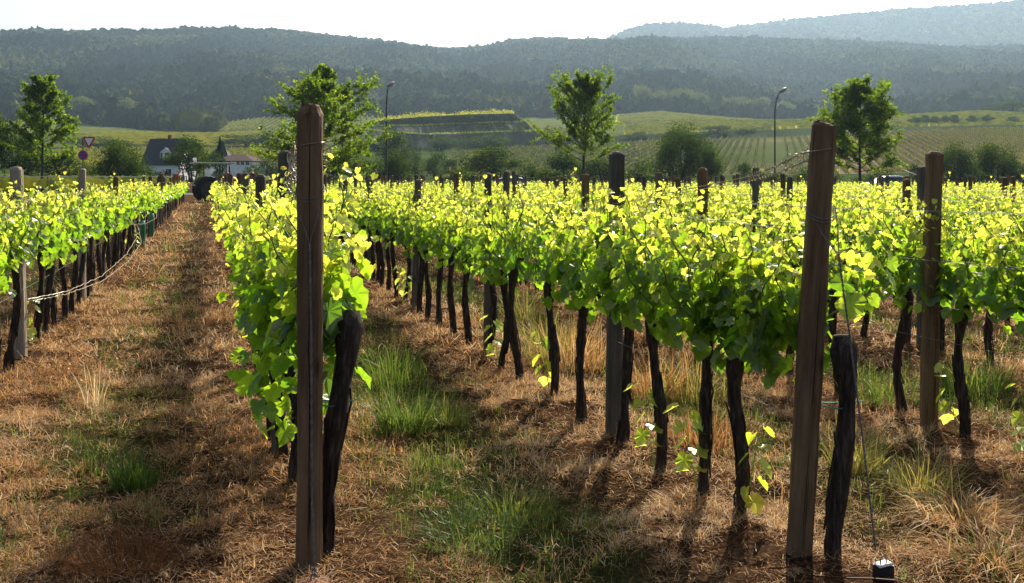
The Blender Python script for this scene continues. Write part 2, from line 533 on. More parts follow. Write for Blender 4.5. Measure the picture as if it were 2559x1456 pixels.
def field_kind(x, y):
    """land colour away from the vineyard, per vertex: rgb"""
    xv = 1280 + F * x / np.maximum(y, 1)
    n1 = fbm(x / 14, y / 20, 31, 4)
    n2 = fbm(x / 60, y / 80, 33, 3)
    col = np.zeros(x.shape + (3,))
    mead = np.array([0.036, 0.055, 0.014])[None] * (0.55 + 0.9 * n1)[..., None]
    brown = np.array([0.175, 0.130, 0.082])[None] * (0.6 + 0.8 * n1)[..., None]
    pale = np.array([0.080, 0.098, 0.024])[None] * (0.7 + 0.6 * n1)[..., None]
    dark = np.array([0.028, 0.042, 0.018])[None] * (0.6 + 0.8 * n1)[..., None]
    col[:] = mead
    f1 = (y > 235 + 50 * n2) & (y < 425) & (xv > 1060 + 160 * n1)
    t = np.clip(np.clip((xv - 1450) / 250, 0, 1) - np.clip((xv - 2000) / 150, 0, 1) * 0.85 + (n2 - 0.5) * 0.8, 0, 1)[..., None]
    t2 = np.clip(1 - np.abs(xv - 2330) / 260, 0, 1)[..., None] * 0.8
    g1 = brown * (1 - t) + (mead * 1.25) * t
    col = np.where(f1[..., None], g1 * (1 - t2) + brown * 0.8 * t2, col)
    f3 = (y >= 425) & (y < 620)
    col = np.where(f3[..., None], pale * 0.8, col)
    f6 = (y >= 620) & (y < 815)
    col = np.where(f6[..., None], pale, col)
    col = np.where(((y > 420) & (y < 448))[..., None], dark, col)
    col = np.where((y >= 815)[..., None], dark, col)
    return col


def build_ground():
    ys = [-7.0, -5.5, -4, -3, -2, -1, 0, 0.8, 1.4]
    y = 1.8
    while y < 3700:
        ys.append(y)
        y += 0.05 if y < 7 else (0.05 + (y - 7) * 0.011 if y < 95 else (y - 95) * 0.012 + 1.4)
    ys = np.array(ys)
    n = 420
    t = np.linspace(-1, 1, n)
    tt = np.sign(t) * (0.55 * np.abs(t) + 0.45 * np.abs(t) ** 2.2)
    half = 14 + 0.86 * np.maximum(ys, 0)
    X = tt[None, :] * half[:, None]
    Y = np.repeat(ys[:, None], n, 1)
    Z = ground_z(X, Y)
    m = len(ys)
    i = np.arange(m - 1)[:, None] * n
    j = np.arange(n - 1)[None, :]
    q = np.stack([i + j, i + j + 1, i + n + j + 1, i + n + j], -1).reshape(-1, 4)
    b = MB()
    near = np.clip((92 - Y) / 6, 0, 1)
    b.add(np.stack([X, Y, Z], -1).reshape(-1, 3), q, near.ravel())
    o = b.build('ground', ground_mat(), None, True)
    me = o.data
    col = field_kind(X, Y).reshape(-1, 3)
    ca = me.attributes.new('land_colour', 'FLOAT_COLOR', 'POINT')
    ca.data.foreach_set('color', np.concatenate([col, np.ones((len(col), 1))], 1).astype(np.float32).ravel())
    ga = me.attributes.new('green', 'FLOAT', 'POINT')
    ga.data.foreach_set('value', greenness(X, Y).ravel().astype(np.float32))
    tag(o, None, None, None, 'structure')
    return o


def ground_mat():
    m, n, out = mat('vineyard_soil')
    L = n.links.new
    p = node(n, 'ShaderNodeBsdfPrincipled')
    p.inputs['Roughness'].default_value = 0.95
    p.inputs['Specular IOR Level'].default_value = 0.0
    tc = node(n, 'ShaderNodeTexCoord')
    n1 = node(n, 'ShaderNodeTexNoise')
    n1.inputs['Scale'].default_value = 3.2
    n1.inputs['Detail'].default_value = 9
    n1.inputs['Roughness'].default_value = 0.7
    n2 = node(n, 'ShaderNodeTexNoise')
    n2.inputs['Scale'].default_value = 60
    n2.inputs['Detail'].default_value = 5
    n2.inputs['Roughness'].default_value = 0.7
    L(tc.outputs['Object'], n1.inputs['Vector'])
    L(tc.outputs['Object'], n2.inputs['Vector'])
    mx = node(n, 'ShaderNodeMath', operation='MULTIPLY_ADD')
    L(n2.outputs['Fac'], mx.inputs[0])
    mx.inputs[1].default_value = 0.9
    h = node(n, 'ShaderNodeMath', operation='MULTIPLY_ADD')
    L(n1.outputs['Fac'], h.inputs[0])
    h.inputs[1].default_value = 0.6
    h.inputs[2].default_value = -0.25
    L(h.outputs[0], mx.inputs[2])
    soil = ramp(n, [(0.30, (0.018, 0.011, 0.008)), (0.5, (0.065, 0.036, 0.022)), (0.64, (0.15, 0.085, 0.048)), (0.8, (0.30, 0.19, 0.11))], mx.outputs[0])
    ga = node(n, 'ShaderNodeAttribute', attribute_name='green')
    gcol = ramp(n, [(0.3, (0.022, 0.030, 0.010)), (0.7, (0.07, 0.085, 0.025))], n2.outputs['Fac'])
    mg = node(n, 'ShaderNodeMix', data_type='RGBA')
    L(ga.outputs['Fac'], mg.inputs['Factor'])
    L(soil.outputs[0], mg.inputs[6])
    L(gcol.outputs[0], mg.inputs[7])
    la = node(n, 'ShaderNodeAttribute', attribute_name='land_colour')
    nr = node(n, 'ShaderNodeAttribute', attribute_name='tint')
    mm = node(n, 'ShaderNodeMix', data_type='RGBA')
    L(nr.outputs['Fac'], mm.inputs['Factor'])
    L(la.outputs['Color'], mm.inputs[6])
    L(mg.outputs[2], mm.inputs[7])
    L(mm.outputs[2], p.inputs['Base Color'])
    b = node(n, 'ShaderNodeBump')
    b.inputs['Strength'].default_value = 1.0
    b.inputs['Distance'].default_value = 0.05
    L(mx.outputs[0], b.inputs['Height'])
    L(b.outputs[0], p.inputs['Normal'])
    L(p.outputs[0], out.inputs[0])
    return m


build_ground()

# road across the far end of the vineyard
b = MB()
xs = np.linspace(-75, 75, 61)
for y0, y1, z in ((80.0, 85.5, 0.03),):
    v = np.concatenate([np.stack([xs, np.full(61, y0), np.full(61, z)], 1), np.stack([xs, np.full(61, y1), np.full(61, z)], 1)])
    q = [(i, i + 1, 61 + i + 1, 61 + i) for i in range(60)]
    b.add(v, q)
tag(b.build('road', M['asphalt']), None, None, None, 'structure')
b = MB()
for x in np.arange(-70, 70, 6.0):
    b.add([(x, 82.65, 0.036), (x + 3, 82.65, 0.036), (x + 3, 82.8, 0.036), (x, 82.8, 0.036)], [(0, 1, 2, 3)])
tag(b.build('road_marking', M['sign_white']), None, None, None, 'structure')


# ------------------------------------------------------------------ vineyard posts
def post_mesh(seed, wd, dp, H, mt, chamfer=0.03, crack=True, power=5.0, taper=0.04, slant=0.0):
    rng = np.random.default_rng(seed)
    n = 20
    th = np.arange(n) * 2 * PI / n + 0.07
    cx, cyy = np.cos(th), np.sin(th)
    rr = (np.abs(cx) ** power + np.abs(cyy) ** power) ** (-1 / power)
    pts = np.stack([cx * rr * wd / 2, cyy * rr * dp / 2], 1)
    if crack:                                            # a drying crack down the front face
        ia = int(np.argmin(np.abs(th - 1.5 * PI)))
        x0 = pts[ia, 0]
        yb = pts[ia, 1]
        pts = np.concatenate([pts[:ia], [[x0 - 0.0016, yb], [x0, yb + 0.009], [x0 + 0.0016, yb]], pts[ia + 1:]])
    n = len(pts)
    zs = np.concatenate([[-0.15, -0.02], np.linspace(0.06, H - chamfer * 1.3, 12), [H - chamfer * 1.0, H - chamfer * 0.55, H - chamfer * 0.2, H]])
    V = []
    for i, z in enumerate(zs):
        sc = 1 - taper * max(z, 0) / H
        c = max(0.0, z - (H - chamfer)) / chamfer
        sc *= 1 - 0.34 * c ** 1.15
        wob = rng.normal(0, 0.0016, (n, 2)) + pts * 0.03 * math.sin(z * 4.3 + seed * 2.1)
        off = np.array([0.004 * math.sin(z * 2.1 + seed), 0.003 * math.cos(z * 1.7 + seed)])
        zz = np.full(n, z)
        if c > 0:
            zz = zz + slant * pts[:, 0]
        V.append(np.concatenate([pts * sc + wob + off, zz[:, None]], 1))
    V = np.concatenate(V)
    m = len(zs)
    i = np.arange(m - 1)[:, None] * n
    j = np.arange(n)[None, :]
    jn = (j + 1) % n
    b = MB()
    b.add(V, np.stack([i + j, i + jn, i + n + jn, i + n + j], -1).reshape(-1, 4))
    top = V[-n:].mean(0) + np.array([0, 0, 0.003])
    b.add(np.concatenate([V[-n:], [top]]), [(a, (a + 1) % n, n) for a in range(n)])
    return b.mesh('vineyard_post', mt, False)


ORD = ['first', 'second', 'third', 'fourth', 'fifth', 'sixth', 'seventh', 'eighth', 'ninth', 'tenth', 'eleventh', 'twelfth', 'thirteenth', 'fourteenth']
ROWNAME = {0: 'row left of the dirt path', 1: 'row behind the upright end post', 2: 'row behind the leaning end post', 3: 'row just right of the leaning end post'}
PROT = []        # shared post meshes: (mesh, height)
for i, (wd, dp, mt) in enumerate([(0.078, 0.085, 'post'), (0.07, 0.07, 'post_grey'), (0.085, 0.075, 'post'), (0.075, 0.08, 'post_grey')]):
    PROT.append(post_mesh(20 + i, wd, dp, 1.52, M[mt], 0.02, False, 3.0 + i))
POSTS = {}


def put_post(me, x, y, label, group=None, rx_=0.0, ry=0.0, rz=0.0, sc=1.0, nm='vineyard_post'):
    g = gz(x, y)
    sc = sc - g / 1.6
    o = use(nm, me, None, (x, y, g))
    o.rotation_euler = (rx_, ry, rz)
    o.scale = (1, 1, sc)
    tag(o, label, 'post', group)
    return o


P1 = put_post(post_mesh(1, 0.094, 0.094, 1.775, M['post'], 0.036, True, 4.5, 0.02), -0.772, 3.77, 'tallest upright wooden end post with a long crack and chamfered top', None, 0, R(0.45), R(4))
P2 = put_post(post_mesh(2, 0.098, 0.09, 1.715, M['post'], 0.014, False, 2.6, 0.03, -0.22), 1.106, 3.85, 'brown wooden end post leaning right with a sunlit slanted top', None, R(-0.3), R(3.6), R(-6))
GRP = 'wooden trellis posts of the vineyard'
# row 3's thick post in front, its grey neighbour behind
put_post(post_mesh(3, 0.088, 0.085, 1.645, M['post'], 0.016, False, 6), 2.44, 5.83, 'smooth brown square post standing right of the leaning end post', GRP, 0, R(1.3), R(3))
put_post(post_mesh(4, 0.082, 0.08, 1.585, M['post_grey'], 0.01, False, 8), rx(4, 8.4), 8.4, 'grey square post directly behind the smooth brown square post', GRP, 0, 0, R(5))
put_post(post_mesh(5, 0.088, 0.085, 1.640, M['post_grey'], 0.015, False, 5), 0.584, 5.70, 'mossy grey post amid the vines between the two end posts', GRP, 0, R(0.5), R(8))
put_post(post_mesh(6, 0.062, 0.06, 1.525, M['post_grey'], 0.012, False, 4), -0.205, 8.24, 'slim grey post next in line behind the mossy grey post', GRP, 0, R(0.2), 0)
put_post(post_mesh(7, 0.085, 0.08, 1.575, M['post_pale'], 0.022, False, 5), -3.95, 8.0, 'pale rounded post nearest the viewer in the row left of the dirt path', GRP, 0, R(-1), R(4))
put_post(post_mesh(8, 0.075, 0.075, 1.590, M['post_pale'], 0.012, False, 6), rx(0, 11.7), 11.7, 'pale square topped post, next beyond the pale rounded post', GRP, 0, R(0.4), R(4))
put_post(post_mesh(9, 0.075, 0.08, 1.635, M['post_grey'], 0.02, True, 4), rx(1, 5.3) - 0.01, 5.3, 'dark post wound with dry tendrils just behind the upright end post', GRP, 0, R(1.4), R(9))
put_post(post_mesh(10, 0.078, 0.08, 1.510, M['post_grey'], 0.02, True, 4), rx(1, 7.8), 7.8, 'short dark post, second behind the upright end post', GRP, 0, R(0.8), R(9))
rng = np.random.default_rng(77)
NROW = 28
postlist = []
for k in range(0, NROW):
    if k == 0:
        zz = [15.4 + 3.7 * i for i in range(12)]
    elif k == 1:
        zz = [10.4, 14.2] + [17.3 + 3.0 * i for i in range(14)]
    elif k == 2:
        zz = [11.2 + 2.9 * i for i in range(17)]
    elif k == 3:
        zz = [8.2, 11.2] + [14.0 + 2.9 * i for i in range(16)]
    else:
        zz = [5.6, 8.4, 11.2, 13.6] + [16.7 + 2.9 * i for i in range(15)]
        if k == 4:
            zz = zz[2:]
    for y in zz:
        y = y + rng.uniform(-0.25, 0.25)
        x = rx(k, y)
        u = x / y
        if y > 60 or u > 0.56 or u < -0.56:
            continue
        postlist.append((y, x, k))
postlist.sort()
cnt = {}
for idx, (y, x, k) in enumerate(postlist):
    j = int(rng.integers(0, 4))
    kk = min(k, 4)
    cnt[kk] = cnt.get(kk, 0) + 1
    if k == 0 and cnt[kk] <= 4:
        lab = '%s dark grey post beyond the two pale posts left of the dirt path' % ORD[cnt[kk] - 1]
    elif k == 1 and cnt[kk] <= 2:
        lab = '%s short grey post past the second one behind the upright end post' % ORD[cnt[kk] - 1]
    elif k == 2 and cnt[kk] <= 4:
        lab = '%s dark post past the slim grey post in the row behind the leaning end post' % ORD[cnt[kk] - 1]
    elif k == 3 and cnt[kk] <= 5:
        lab = '%s dark post in line behind the smooth brown square post' % ORD[cnt[kk] - 1]
    elif y > 20:
        lab = 'weathered post poking out of the bright vine tops far across the vineyard'
    elif k < 4:
        lab = 'weathered trellis post in mid distance in the %s' % ROWNAME[k]
    else:
        lab = 'weathered trellis post in mid distance amid the rows right of the smooth brown post'
    sc = 0.985 + rng.uniform(-0.03, 0.05)
    if rng.random() < 0.12:
        sc += 0.03
    me, = (PROT[j],)
    put_post(me, x, y, lab, GRP, R(rng.normal(0, 1.2)), R(rng.normal(0, 1.3)), rng.uniform(0, 6), sc)

# ------------------------------------------------------------------ grapevines
half = [(0.06, -0.03), (0.20, -0.17), (0.36, -0.12), (0.51, 0.08), (0.50, 0.22), (0.44, 0.31), (0.52, 0.50), (0.46, 0.64), (0.31, 0.70), (0.18, 0.90)]
OUT = half + [(0.0, 1.04)] + [(-a, b_) for a, b_ in half[::-1]]
LT = np.array([(0, 0.34)] + OUT)
LF = np.array([(0, i, i + 1) for i in range(1, len(OUT))] + [(0, len(OUT), 1)])
VEIN = np.full(len(LT), 0.07)
VEIN[[0, 1, len(OUT)]] = -0.12
VEIN[[1 + OUT.index(p) for p in ((0.51, 0.08), (0.52, 0.50), (0.0, 1.04), (-0.51, 0.08), (-0.52, 0.50))]] = -0.06
LT4 = np.array([(0, -0.08), (0.5, 0.25), (0.33, 0.72), (0, 1.0), (-0.33, 0.72), (-0.5, 0.25)])
LF4 = np.array([(0, 1, 2, 3), (0, 3, 4, 5)])


def place_leaves(b, P, D, Nn, size, tint, rng, lod=0, fold=0.25, droop=0.25):
    """P petiole ends, D blade direction, Nn blade normal"""
    T, Fc = (LT, LF) if lod == 0 else (LT4, LF4)
    k = len(P)
    ey = nrm(D)
    ex = nrm(np.cross(ey, Nn))
    ez = np.cross(ex, ey)
    fo = rng.uniform(fold * 0.3, fold * 1.7, (k, 1))
    dr = rng.uniform(-droop * 0.3, droop * 1.7, (k, 1))
    X = T[None, :, 0] * np.ones((k, 1))
    Y = T[None, :, 1] * np.ones((k, 1))
    if lod == 0:
        X = X * (1 + rng.normal(0, 0.06, X.shape))
        Y = Y + rng.normal(0, 0.025, Y.shape)
    Z = fo * np.abs(X) ** 1.2 - dr * (Y ** 2) * 0.6 + (rng.normal(0, 0.03, X.shape) if lod == 0 else 0)
    s = np.asarray(size)[:, None, None]
    V = P[:, None, :] + s * (X[..., None] * ex[:, None] + Y[..., None] * ey[:, None] + Z[..., None] * ez[:, None])
    m = T.shape[0]
    f = (Fc[None] + (np.arange(k) * m)[:, None, None]).reshape(-1, Fc.shape[1])
    tv = np.repeat(np.asarray(tint)[:, None], m, 1)
    if lod == 0:
        tv = np.clip(tv + VEIN[None], 0, 1)
    b.add(V.reshape(-1, 3), f, tv.ravel())


def vine_foliage(seed, nshoot=9, half_w=0.33, zlo=0.76, ztop=(1.10, 1.28), sc=0.70, low=14, spread=0.10, hang=0.0):
    """leaves and shoots of one vine, local x along the row, head at z .75"""
    rng = np.random.default_rng(seed)
    b, st = MB(), MB()
    for s in range(nshoot):
        x0 = (s + 0.5) / nshoot * 2 * half_w - half_w + rng.normal(0, 0.03)
        base = np.array([x0 * 0.8, rng.normal(0, 0.03), zlo + rng.uniform(-0.06, 0.08)])
        top = rng.uniform(*ztop)
        if rng.random() < 0.10:
            top += rng.uniform(0.03, 0.11)
        tip = np.array([x0 + rng.normal(0, 0.08), rng.normal(0, spread), top])
        bend = np.array([rng.normal(0, 0.04), rng.normal(0, 0.05), 0])
        L = 15
        t = np.linspace(0, 1, L)[:, None]
        pts = base * (1 - t) + tip * t + bend * np.sin(t * PI) + np.array([0.012, 0.012, 0]) * np.sin(t * 14 + s)
        st.tube(pts, np.linspace(0.0058, 0.0022, L), 4, 0.5, 0, False)
        nl = int((top - zlo) / 0.031)
        tl = np.clip(np.linspace(0.04, 1.0, nl) + rng.normal(0, 0.015, nl), 0, 1)
        P = base * (1 - tl[:, None]) + tip * tl[:, None] + bend * np.sin(tl[:, None] * PI)
        az = (np.arange(nl) % 2) * PI + rng.uniform(0, 2 * PI) + rng.normal(0, 0.75, nl)
        outv = np.stack([np.cos(az) * 0.85, np.sin(az) * 1.15, rng.uniform(-0.1, 0.8, nl)], 1)
        pl = rng.uniform(0.03, 0.09, nl) * (1.15 - 0.7 * tl)
        Pe = P + nrm(outv) * pl[:, None]
        for a in range(0, nl, 2):
            if tl[a] < 0.9:
                st.tube([P[a], (P[a] + Pe[a]) / 2 + [0, 0, 0.006], Pe[a]], 0.0014, 3, 0.6, 0, False)
        size = rng.uniform(0.075, 0.125, nl) * (1.12 - 0.76 * tl ** 1.4) * sc
        D = np.stack([np.cos(az), np.sin(az), rng.uniform(-2.6, -0.1, nl) + 1.2 * (tl > 0.9)], 1)
        Nn = np.stack([np.cos(az) * 0.9, np.sin(az) * 0.9, np.ones(nl) * 0.8], 1) + rng.normal(0, 0.6, (nl, 3))
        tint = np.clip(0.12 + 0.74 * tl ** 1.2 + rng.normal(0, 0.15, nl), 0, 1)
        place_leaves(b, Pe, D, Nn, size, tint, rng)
        # small lateral leaves
        ml = int(nl * 1.0)
        tl = rng.uniform(0.1, 1.0, ml)
        P = base * (1 - tl[:, None]) + tip * tl[:, None] + rng.normal(0, 1, (ml, 3)) * np.array([0.055, 0.065, 0.04])
        az = rng.uniform(0, 2 * PI, ml)
        D = np.stack([np.cos(az), np.sin(az), rng.uniform(-2.0, 0.3, ml)], 1)
        Nn = np.stack([np.cos(az) * 0.8, np.sin(az) * 0.8, np.ones(ml) * 0.8], 1) + rng.normal(0, 0.6, (ml, 3))
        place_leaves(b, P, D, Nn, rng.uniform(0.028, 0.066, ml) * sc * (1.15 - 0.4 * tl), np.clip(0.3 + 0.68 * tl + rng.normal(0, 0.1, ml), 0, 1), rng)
    # hanging leaves under the wire
    if low:
        P = np.stack([rng.uniform(-half_w, half_w, low), rng.normal(0, 0.09, low), zlo + rng.uniform(-0.10 - hang, 0.12, low)], 1)
        az = rng.uniform(0, 2 * PI, low)
        D = np.stack([np.cos(az) * 0.6, np.sin(az) * 0.8, -np.abs(rng.normal(0.9, 0.3, low))], 1)
        Nn = np.stack([np.cos(az), np.sin(az), 0.5 * np.ones(low)], 1) + rng.normal(0, 0.3, (low, 3))
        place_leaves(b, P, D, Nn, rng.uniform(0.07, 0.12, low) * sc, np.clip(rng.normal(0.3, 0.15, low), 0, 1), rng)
    return b.mesh('foliage', M['vine_leaf']), st.mesh('shoots', M['vine_shoot'], True)


def vine_trunk(seed, H=0.76, lean=0.03, knob=1.0, thick=1.0, canes=True):
    rng = np.random.default_rng(seed)
    b = MB()
    k = 18
    t = np.linspace(0, 1, k)
    ax, ay = rng.normal(0, lean, 2)
    px = ax * t + 0.022 * np.sin(t * rng.uniform(4, 8) + rng.uniform(0, 6))
    py = ay * t + 0.018 * np.sin(t * rng.uniform(4, 8) + rng.uniform(0, 6))
    px -= px[0]
    py -= py[0]
    z = -0.06 + t * (H + 0.06)
    r = (0.034 + 0.010 * np.exp(-t * 9) + 0.004 * np.sin(t * 11 + seed)) * thick
    r = r * (1 + rng.normal(0, 0.06, k))
    r[-4:] *= np.array([1.05, 1.25, 1.35, 0.72]) * knob
    b.tube(np.stack([px, py, z], 1), r, 12, 0.5, 0, True, rng, 0.14)
    # stringy bark strips standing off the wood
    for s in range(7):
        a = rng.uniform(0, 2 * PI)
        i0 = int(rng.integers(1, 8))
        i1 = min(k - 2, i0 + int(rng.integers(4, 8)))
        q = np.stack([px[i0:i1] + np.cos(a) * (r[i0:i1] + 0.004), py[i0:i1] + np.sin(a) * (r[i0:i1] + 0.004), z[i0:i1]], 1)
        q += rng.normal(0, 0.003, q.shape)
        b.tube(q, 0.005, 4, 0.5, 0, True)
    # canes bent along the wire
    for sx in ((-1, 1) if canes else ()):
        e = rng.uniform(0.2, 0.3)
        tt = np.linspace(0, 1, 7)
        q = np.stack([px[-1] + sx * e * tt, py[-1] + 0.01 * np.sin(tt * 5), z[-1] - 0.02 + 0.07 * np.sin(tt * PI * 0.7)], 1)
        b.tube(q, np.linspace(0.015, 0.006, 7), 6, 0.5, 0, True)
    return b.mesh('trunk', M['bark'], True)


def sucker_mesh(seed, H=0.4, n=9):
    """a young shoot from the foot of a vine with a few big pale leaves"""
    rng = np.random.default_rng(seed)
    b = MB()
    t = np.linspace(0, 1, 8)
    a = rng.uniform(0, 6)
    pts = np.stack([0.05 + 0.05 * np.cos(a) * t, 0.07 * np.sin(a) * t, H * t], 1)
    b.tube(pts, np.linspace(0.004, 0.0015, 8), 4, 0.2, 0, False)
    tl = np.linspace(0.25, 1, n)
    P = np.stack([np.interp(tl, t, pts[:, i]) for i in range(3)], 1)
    az = (np.arange(n) % 2) * PI + a + rng.normal(0, 0.6, n)
    P = P + np.stack([np.cos(az), np.sin(az), 0.3 * np.ones(n)], 1) * 0.03
    D = np.stack([np.cos(az), np.sin(az), rng.uniform(-1.4, -0.1, n)], 1)
    Nn = np.stack([np.cos(az) * 0.6, np.sin(az) * 0.6, np.ones(n)], 1) + rng.normal(0, 0.3, (n, 3))
    place_leaves(b, P, D, Nn, rng.uniform(0.05, 0.09, n), np.clip(rng.normal(0.72, 0.1, n), 0, 1), rng)
    return b.mesh('sucker_shoot', M['vine_leaf'])


FOL = [vine_foliage(100 + i) for i in range(14)]
FOLBIG = [vine_foliage(200 + i, 10, 0.33, 0.77, (1.20, 1.38), 0.74, 26, 0.12) for i in range(5)]
FOLHANG = [vine_foliage(230 + i, 11, 0.33, 0.74, (1.22, 1.40), 0.78, 72, 0.14, 0.34) for i in range(2)]
TRK = [vine_trunk(300 + i, 0.76, 0.03, 1.05, 0.74) for i in range(12)]
SUCK = [sucker_mesh(400 + i) for i in range(4)]
rng = np.random.default_rng(5)
SPOTS = {
    0: [6.3, 6.9, 7.46, 8.1, 8.65],
    1: [4.75, 5.15, 5.65, 6.2, 6.8],
    2: [4.29, 4.52, 4.98, 5.50, 6.05, 6.55, 7.15, 7.6, 8.1, 8.7, 9.2, 9.75, 10.2],
    3: [4.6, 5.1, 5.65, 6.17, 6.8],
}
vines = []
for k in range(NROW):
    ys = list(SPOTS.get(k, []))
    y = ys[-1] if ys else 3.6 + rng.uniform(0, 0.4)
    if not ys:
        ys.append(y)
    while y < 60:
        y += (0.47 if 1 <= k <= 4 else 0.55) + rng.normal(0, 0.03)
        ys.append(y)
    for y in ys:
        x = rx(k, y) + rng.normal(0, 0.015) + (0.14 if k == 3 and y < 7.4 else 0)
        if -0.60 < x / y < 0.60 and y < 60 - 0.25 * abs(k - 8) * 0:
            vines.append((y, x, k))
vines.sort()
inview = [v for v in vines if abs(v[1] / v[0]) < 0.545]
near = inview[:300 - 2]
nearset = set((v[0], v[2]) for v in near)
vc = {}


def make_vine(x, y, k, label, group, fol, trk, sc=1.0, flip=False, suck=None, zrot=0.0):
    t = thing('grapevine', label, 'grapevine', (x, y, gz(x, y)), RANG + (PI if flip else 0) + zrot, group)
    use('trunk', trk, t)
    use('foliage', fol[0], t)
    use('shoots', fol[1], t)
    if suck is not None:
        use('sucker_shoot', suck, t)
    t.scale = (1, 1, sc)
    return t


for (y, x, k) in near:
    kk = min(k, 4)
    vc[kk] = vc.get(kk, 0) + 1
    i = vc[kk]
    sk = None
    if rng.random() < 0.14 or (k == 2 and i in (1, 2, 3, 6)) or (k == 1 and i in (1, 2)) or (k == 3 and i == 1):
        sk = SUCK[int(rng.integers(0, 4))]
    lim = {0: 6, 1: 5, 2: 12, 3: 6, 4: 0}[kk]
    if i <= lim:
        what = 'leafy grapevine with a pale sucker shoot at its foot' if sk is not None else 'leafy grapevine on a dark bare trunk'
        what = what.replace(', ', ' ')
        if k == 0:
            lab = '%s vine from the near end of the row left of the dirt path' % ORD[i - 1]
        elif k == 1:
            lab = '%s vine beyond the gnarled one in the row behind the upright end post' % ORD[i - 1]
        elif k == 2:
            lab = '%s vine beyond the stout one in the row behind the leaning end post' % ORD[i - 1]
        else:
            lab = '%s vine from the viewer in the row of the smooth brown square post' % ORD[i - 1]
    elif k < 4:
        lab = 'leafy grapevine farther along the %s' % ROWNAME[k]
    else:
        lab = 'leafy grapevine in the rows beyond the smooth brown square post'
    fol = FOLBIG[int(rng.integers(0, 5))] if y < 6.5 else FOL[int(rng.integers(0, 14))]
    if k == 1 and i <= 4:
        fol = FOLHANG[i % 2]
    make_vine(x, y, k, lab, 'grapevines in the %s' % (ROWNAME[k] if k < 4 else 'rows of the far right'), fol, TRK[int(rng.integers(0, 12))],
              1.0 + rng.normal(0, 0.035) + (0.06 if k == 0 else 0), rng.random() < 0.5, sk)

# the two stout old vines against the end posts
t = make_vine(-0.735, 3.90, 1, 'gnarled black vine with a thick knobbly head beside the upright end post', 'grapevines in the ' + ROWNAME[1],
              vine_foliage(501, 10, 0.22, 0.80, (1.24, 1.42), 0.98, 24, 0.14, 0.05), vine_trunk(510, 0.95, 0.0, 1.25, 1.05, False), 1.0, False, None)
for c in t.children:
    if c.name.startswith('trunk'):
        c.rotation_euler = (R(5.5), R(-2), 0)
    else:
        c.location.x = 0.15
t = make_vine(1.235, 3.84, 2, 'stout black vine trunk standing right of the leaning end post', 'grapevines in the ' + ROWNAME[2],
              vine_foliage(502, 9, 0.22, 0.82, (1.16, 1.36), 0.92, 16, 0.10), vine_trunk(512, 0.86, 0.0, 1.18, 0.98, False), 1.0, False, None)
for c in t.children:
    if not c.name.startswith('trunk'):
        c.location.x = 0.25

# every farther vine, past counting: one object
b = MB()
rng = np.random.default_rng(11)
far = [v for v in vines if (v[0], v[2]) not in nearset]
fy = np.array([v[0] for v in far])
fx = np.array([v[1] for v in far])
nl = np.clip(1500 / fy, 42, 130).astype(int)
idx = np.repeat(np.arange(len(far)), nl)
n = len(idx)
al = rng.uniform(-0.32, 0.32, n)
hz = rng.beta(1.7, 1.15, n)
topz = 1.165 + 0.09 * (fbm(fx[idx] * 1.1 + al, fy[idx] * 1.1, 61, 2) - 0.5) + rng.normal(0, 0.055, n)
z = 0.66 + hz * (topz - 0.66)
off = rng.normal(0, 0.11, n)
px = fx[idx] + RD[0] * al + RN[0] * off
py = fy[idx] + RD[1] * al + RN[1] * off
az = rng.uniform(0, 2 * PI, n)
D = np.stack([np.cos(az), np.sin(az), rng.uniform(-2.2, 0.2, n)], 1)
Nn = np.stack([np.cos(az) * 0.8, np.sin(az) * 0.8, np.ones(n) * 0.8], 1) + rng.normal(0, 0.6, (n, 3))
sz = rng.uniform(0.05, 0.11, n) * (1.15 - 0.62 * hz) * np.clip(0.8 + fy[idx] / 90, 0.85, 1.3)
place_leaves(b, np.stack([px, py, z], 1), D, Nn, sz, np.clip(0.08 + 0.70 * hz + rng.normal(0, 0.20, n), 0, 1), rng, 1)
for (y, x, k) in far:
    if y < 45:
        j = rng.normal(0, 0.03, 4)
        b.tube([(x, y, -0.05), (x + j[0], y + j[1], 0.4), (x + j[2], y + j[3], 0.78)], [0.04, 0.034, 0.042], 6, 0.5, 1, False)
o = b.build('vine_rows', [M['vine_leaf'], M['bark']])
tag(o, 'mass of bright green vine rows filling the vineyard to the trees', 'vines', None, 'stuff')

# ------------------------------------------------------------------ trellis wires, guys, anchors
def wire(name, label, runs, rad, mt, cat='wire', group=None, n=5):
    b = MB()
    for r in runs:
        b.tube(r, rad, n, 0.5, 0, False)
    o = b.build(name, mt, None, True)
    return tag(o, label, cat, group)


def row_pts(k, y0, y1, z, off=0.0, step=0.9, sag=0.012, seed=0):
    ys = np.arange(y0, y1, step)
    x = rx(k, ys) + off * RN[0]
    return np.stack([x, ys + off * RN[1], z + sag * np.sin(ys * 1.1 + seed) + 0 * ys], 1)


for k in range(0, 9):
    y0 = max(3.9, rc(k) / 0.86) if k > 0 else 5.0
    if k == 0:
        y0 = 6.0
    runs = [row_pts(k, y0, 58, zz, of, 0.9, 0.012, k) for zz, of in ((0.56 if k else 0.6, 0.03), (0.76, 0), (1.02, 0.05), (1.02, -0.05), (1.30, 0.05), (1.30, -0.05))]
    nm = {0: 'trellis wires strung along the row left of the dirt path', 1: 'trellis wires strung behind the upright end post', 2: 'trellis wires strung behind the leaning end post',
          3: 'trellis wires passing the smooth brown square post'}.get(k, 'trellis wires strung through the far rows of vines')
    wire('trellis_wire', nm, runs, 0.0013, M['wire'], 'wire', 'trellis wires along the rows', 4)


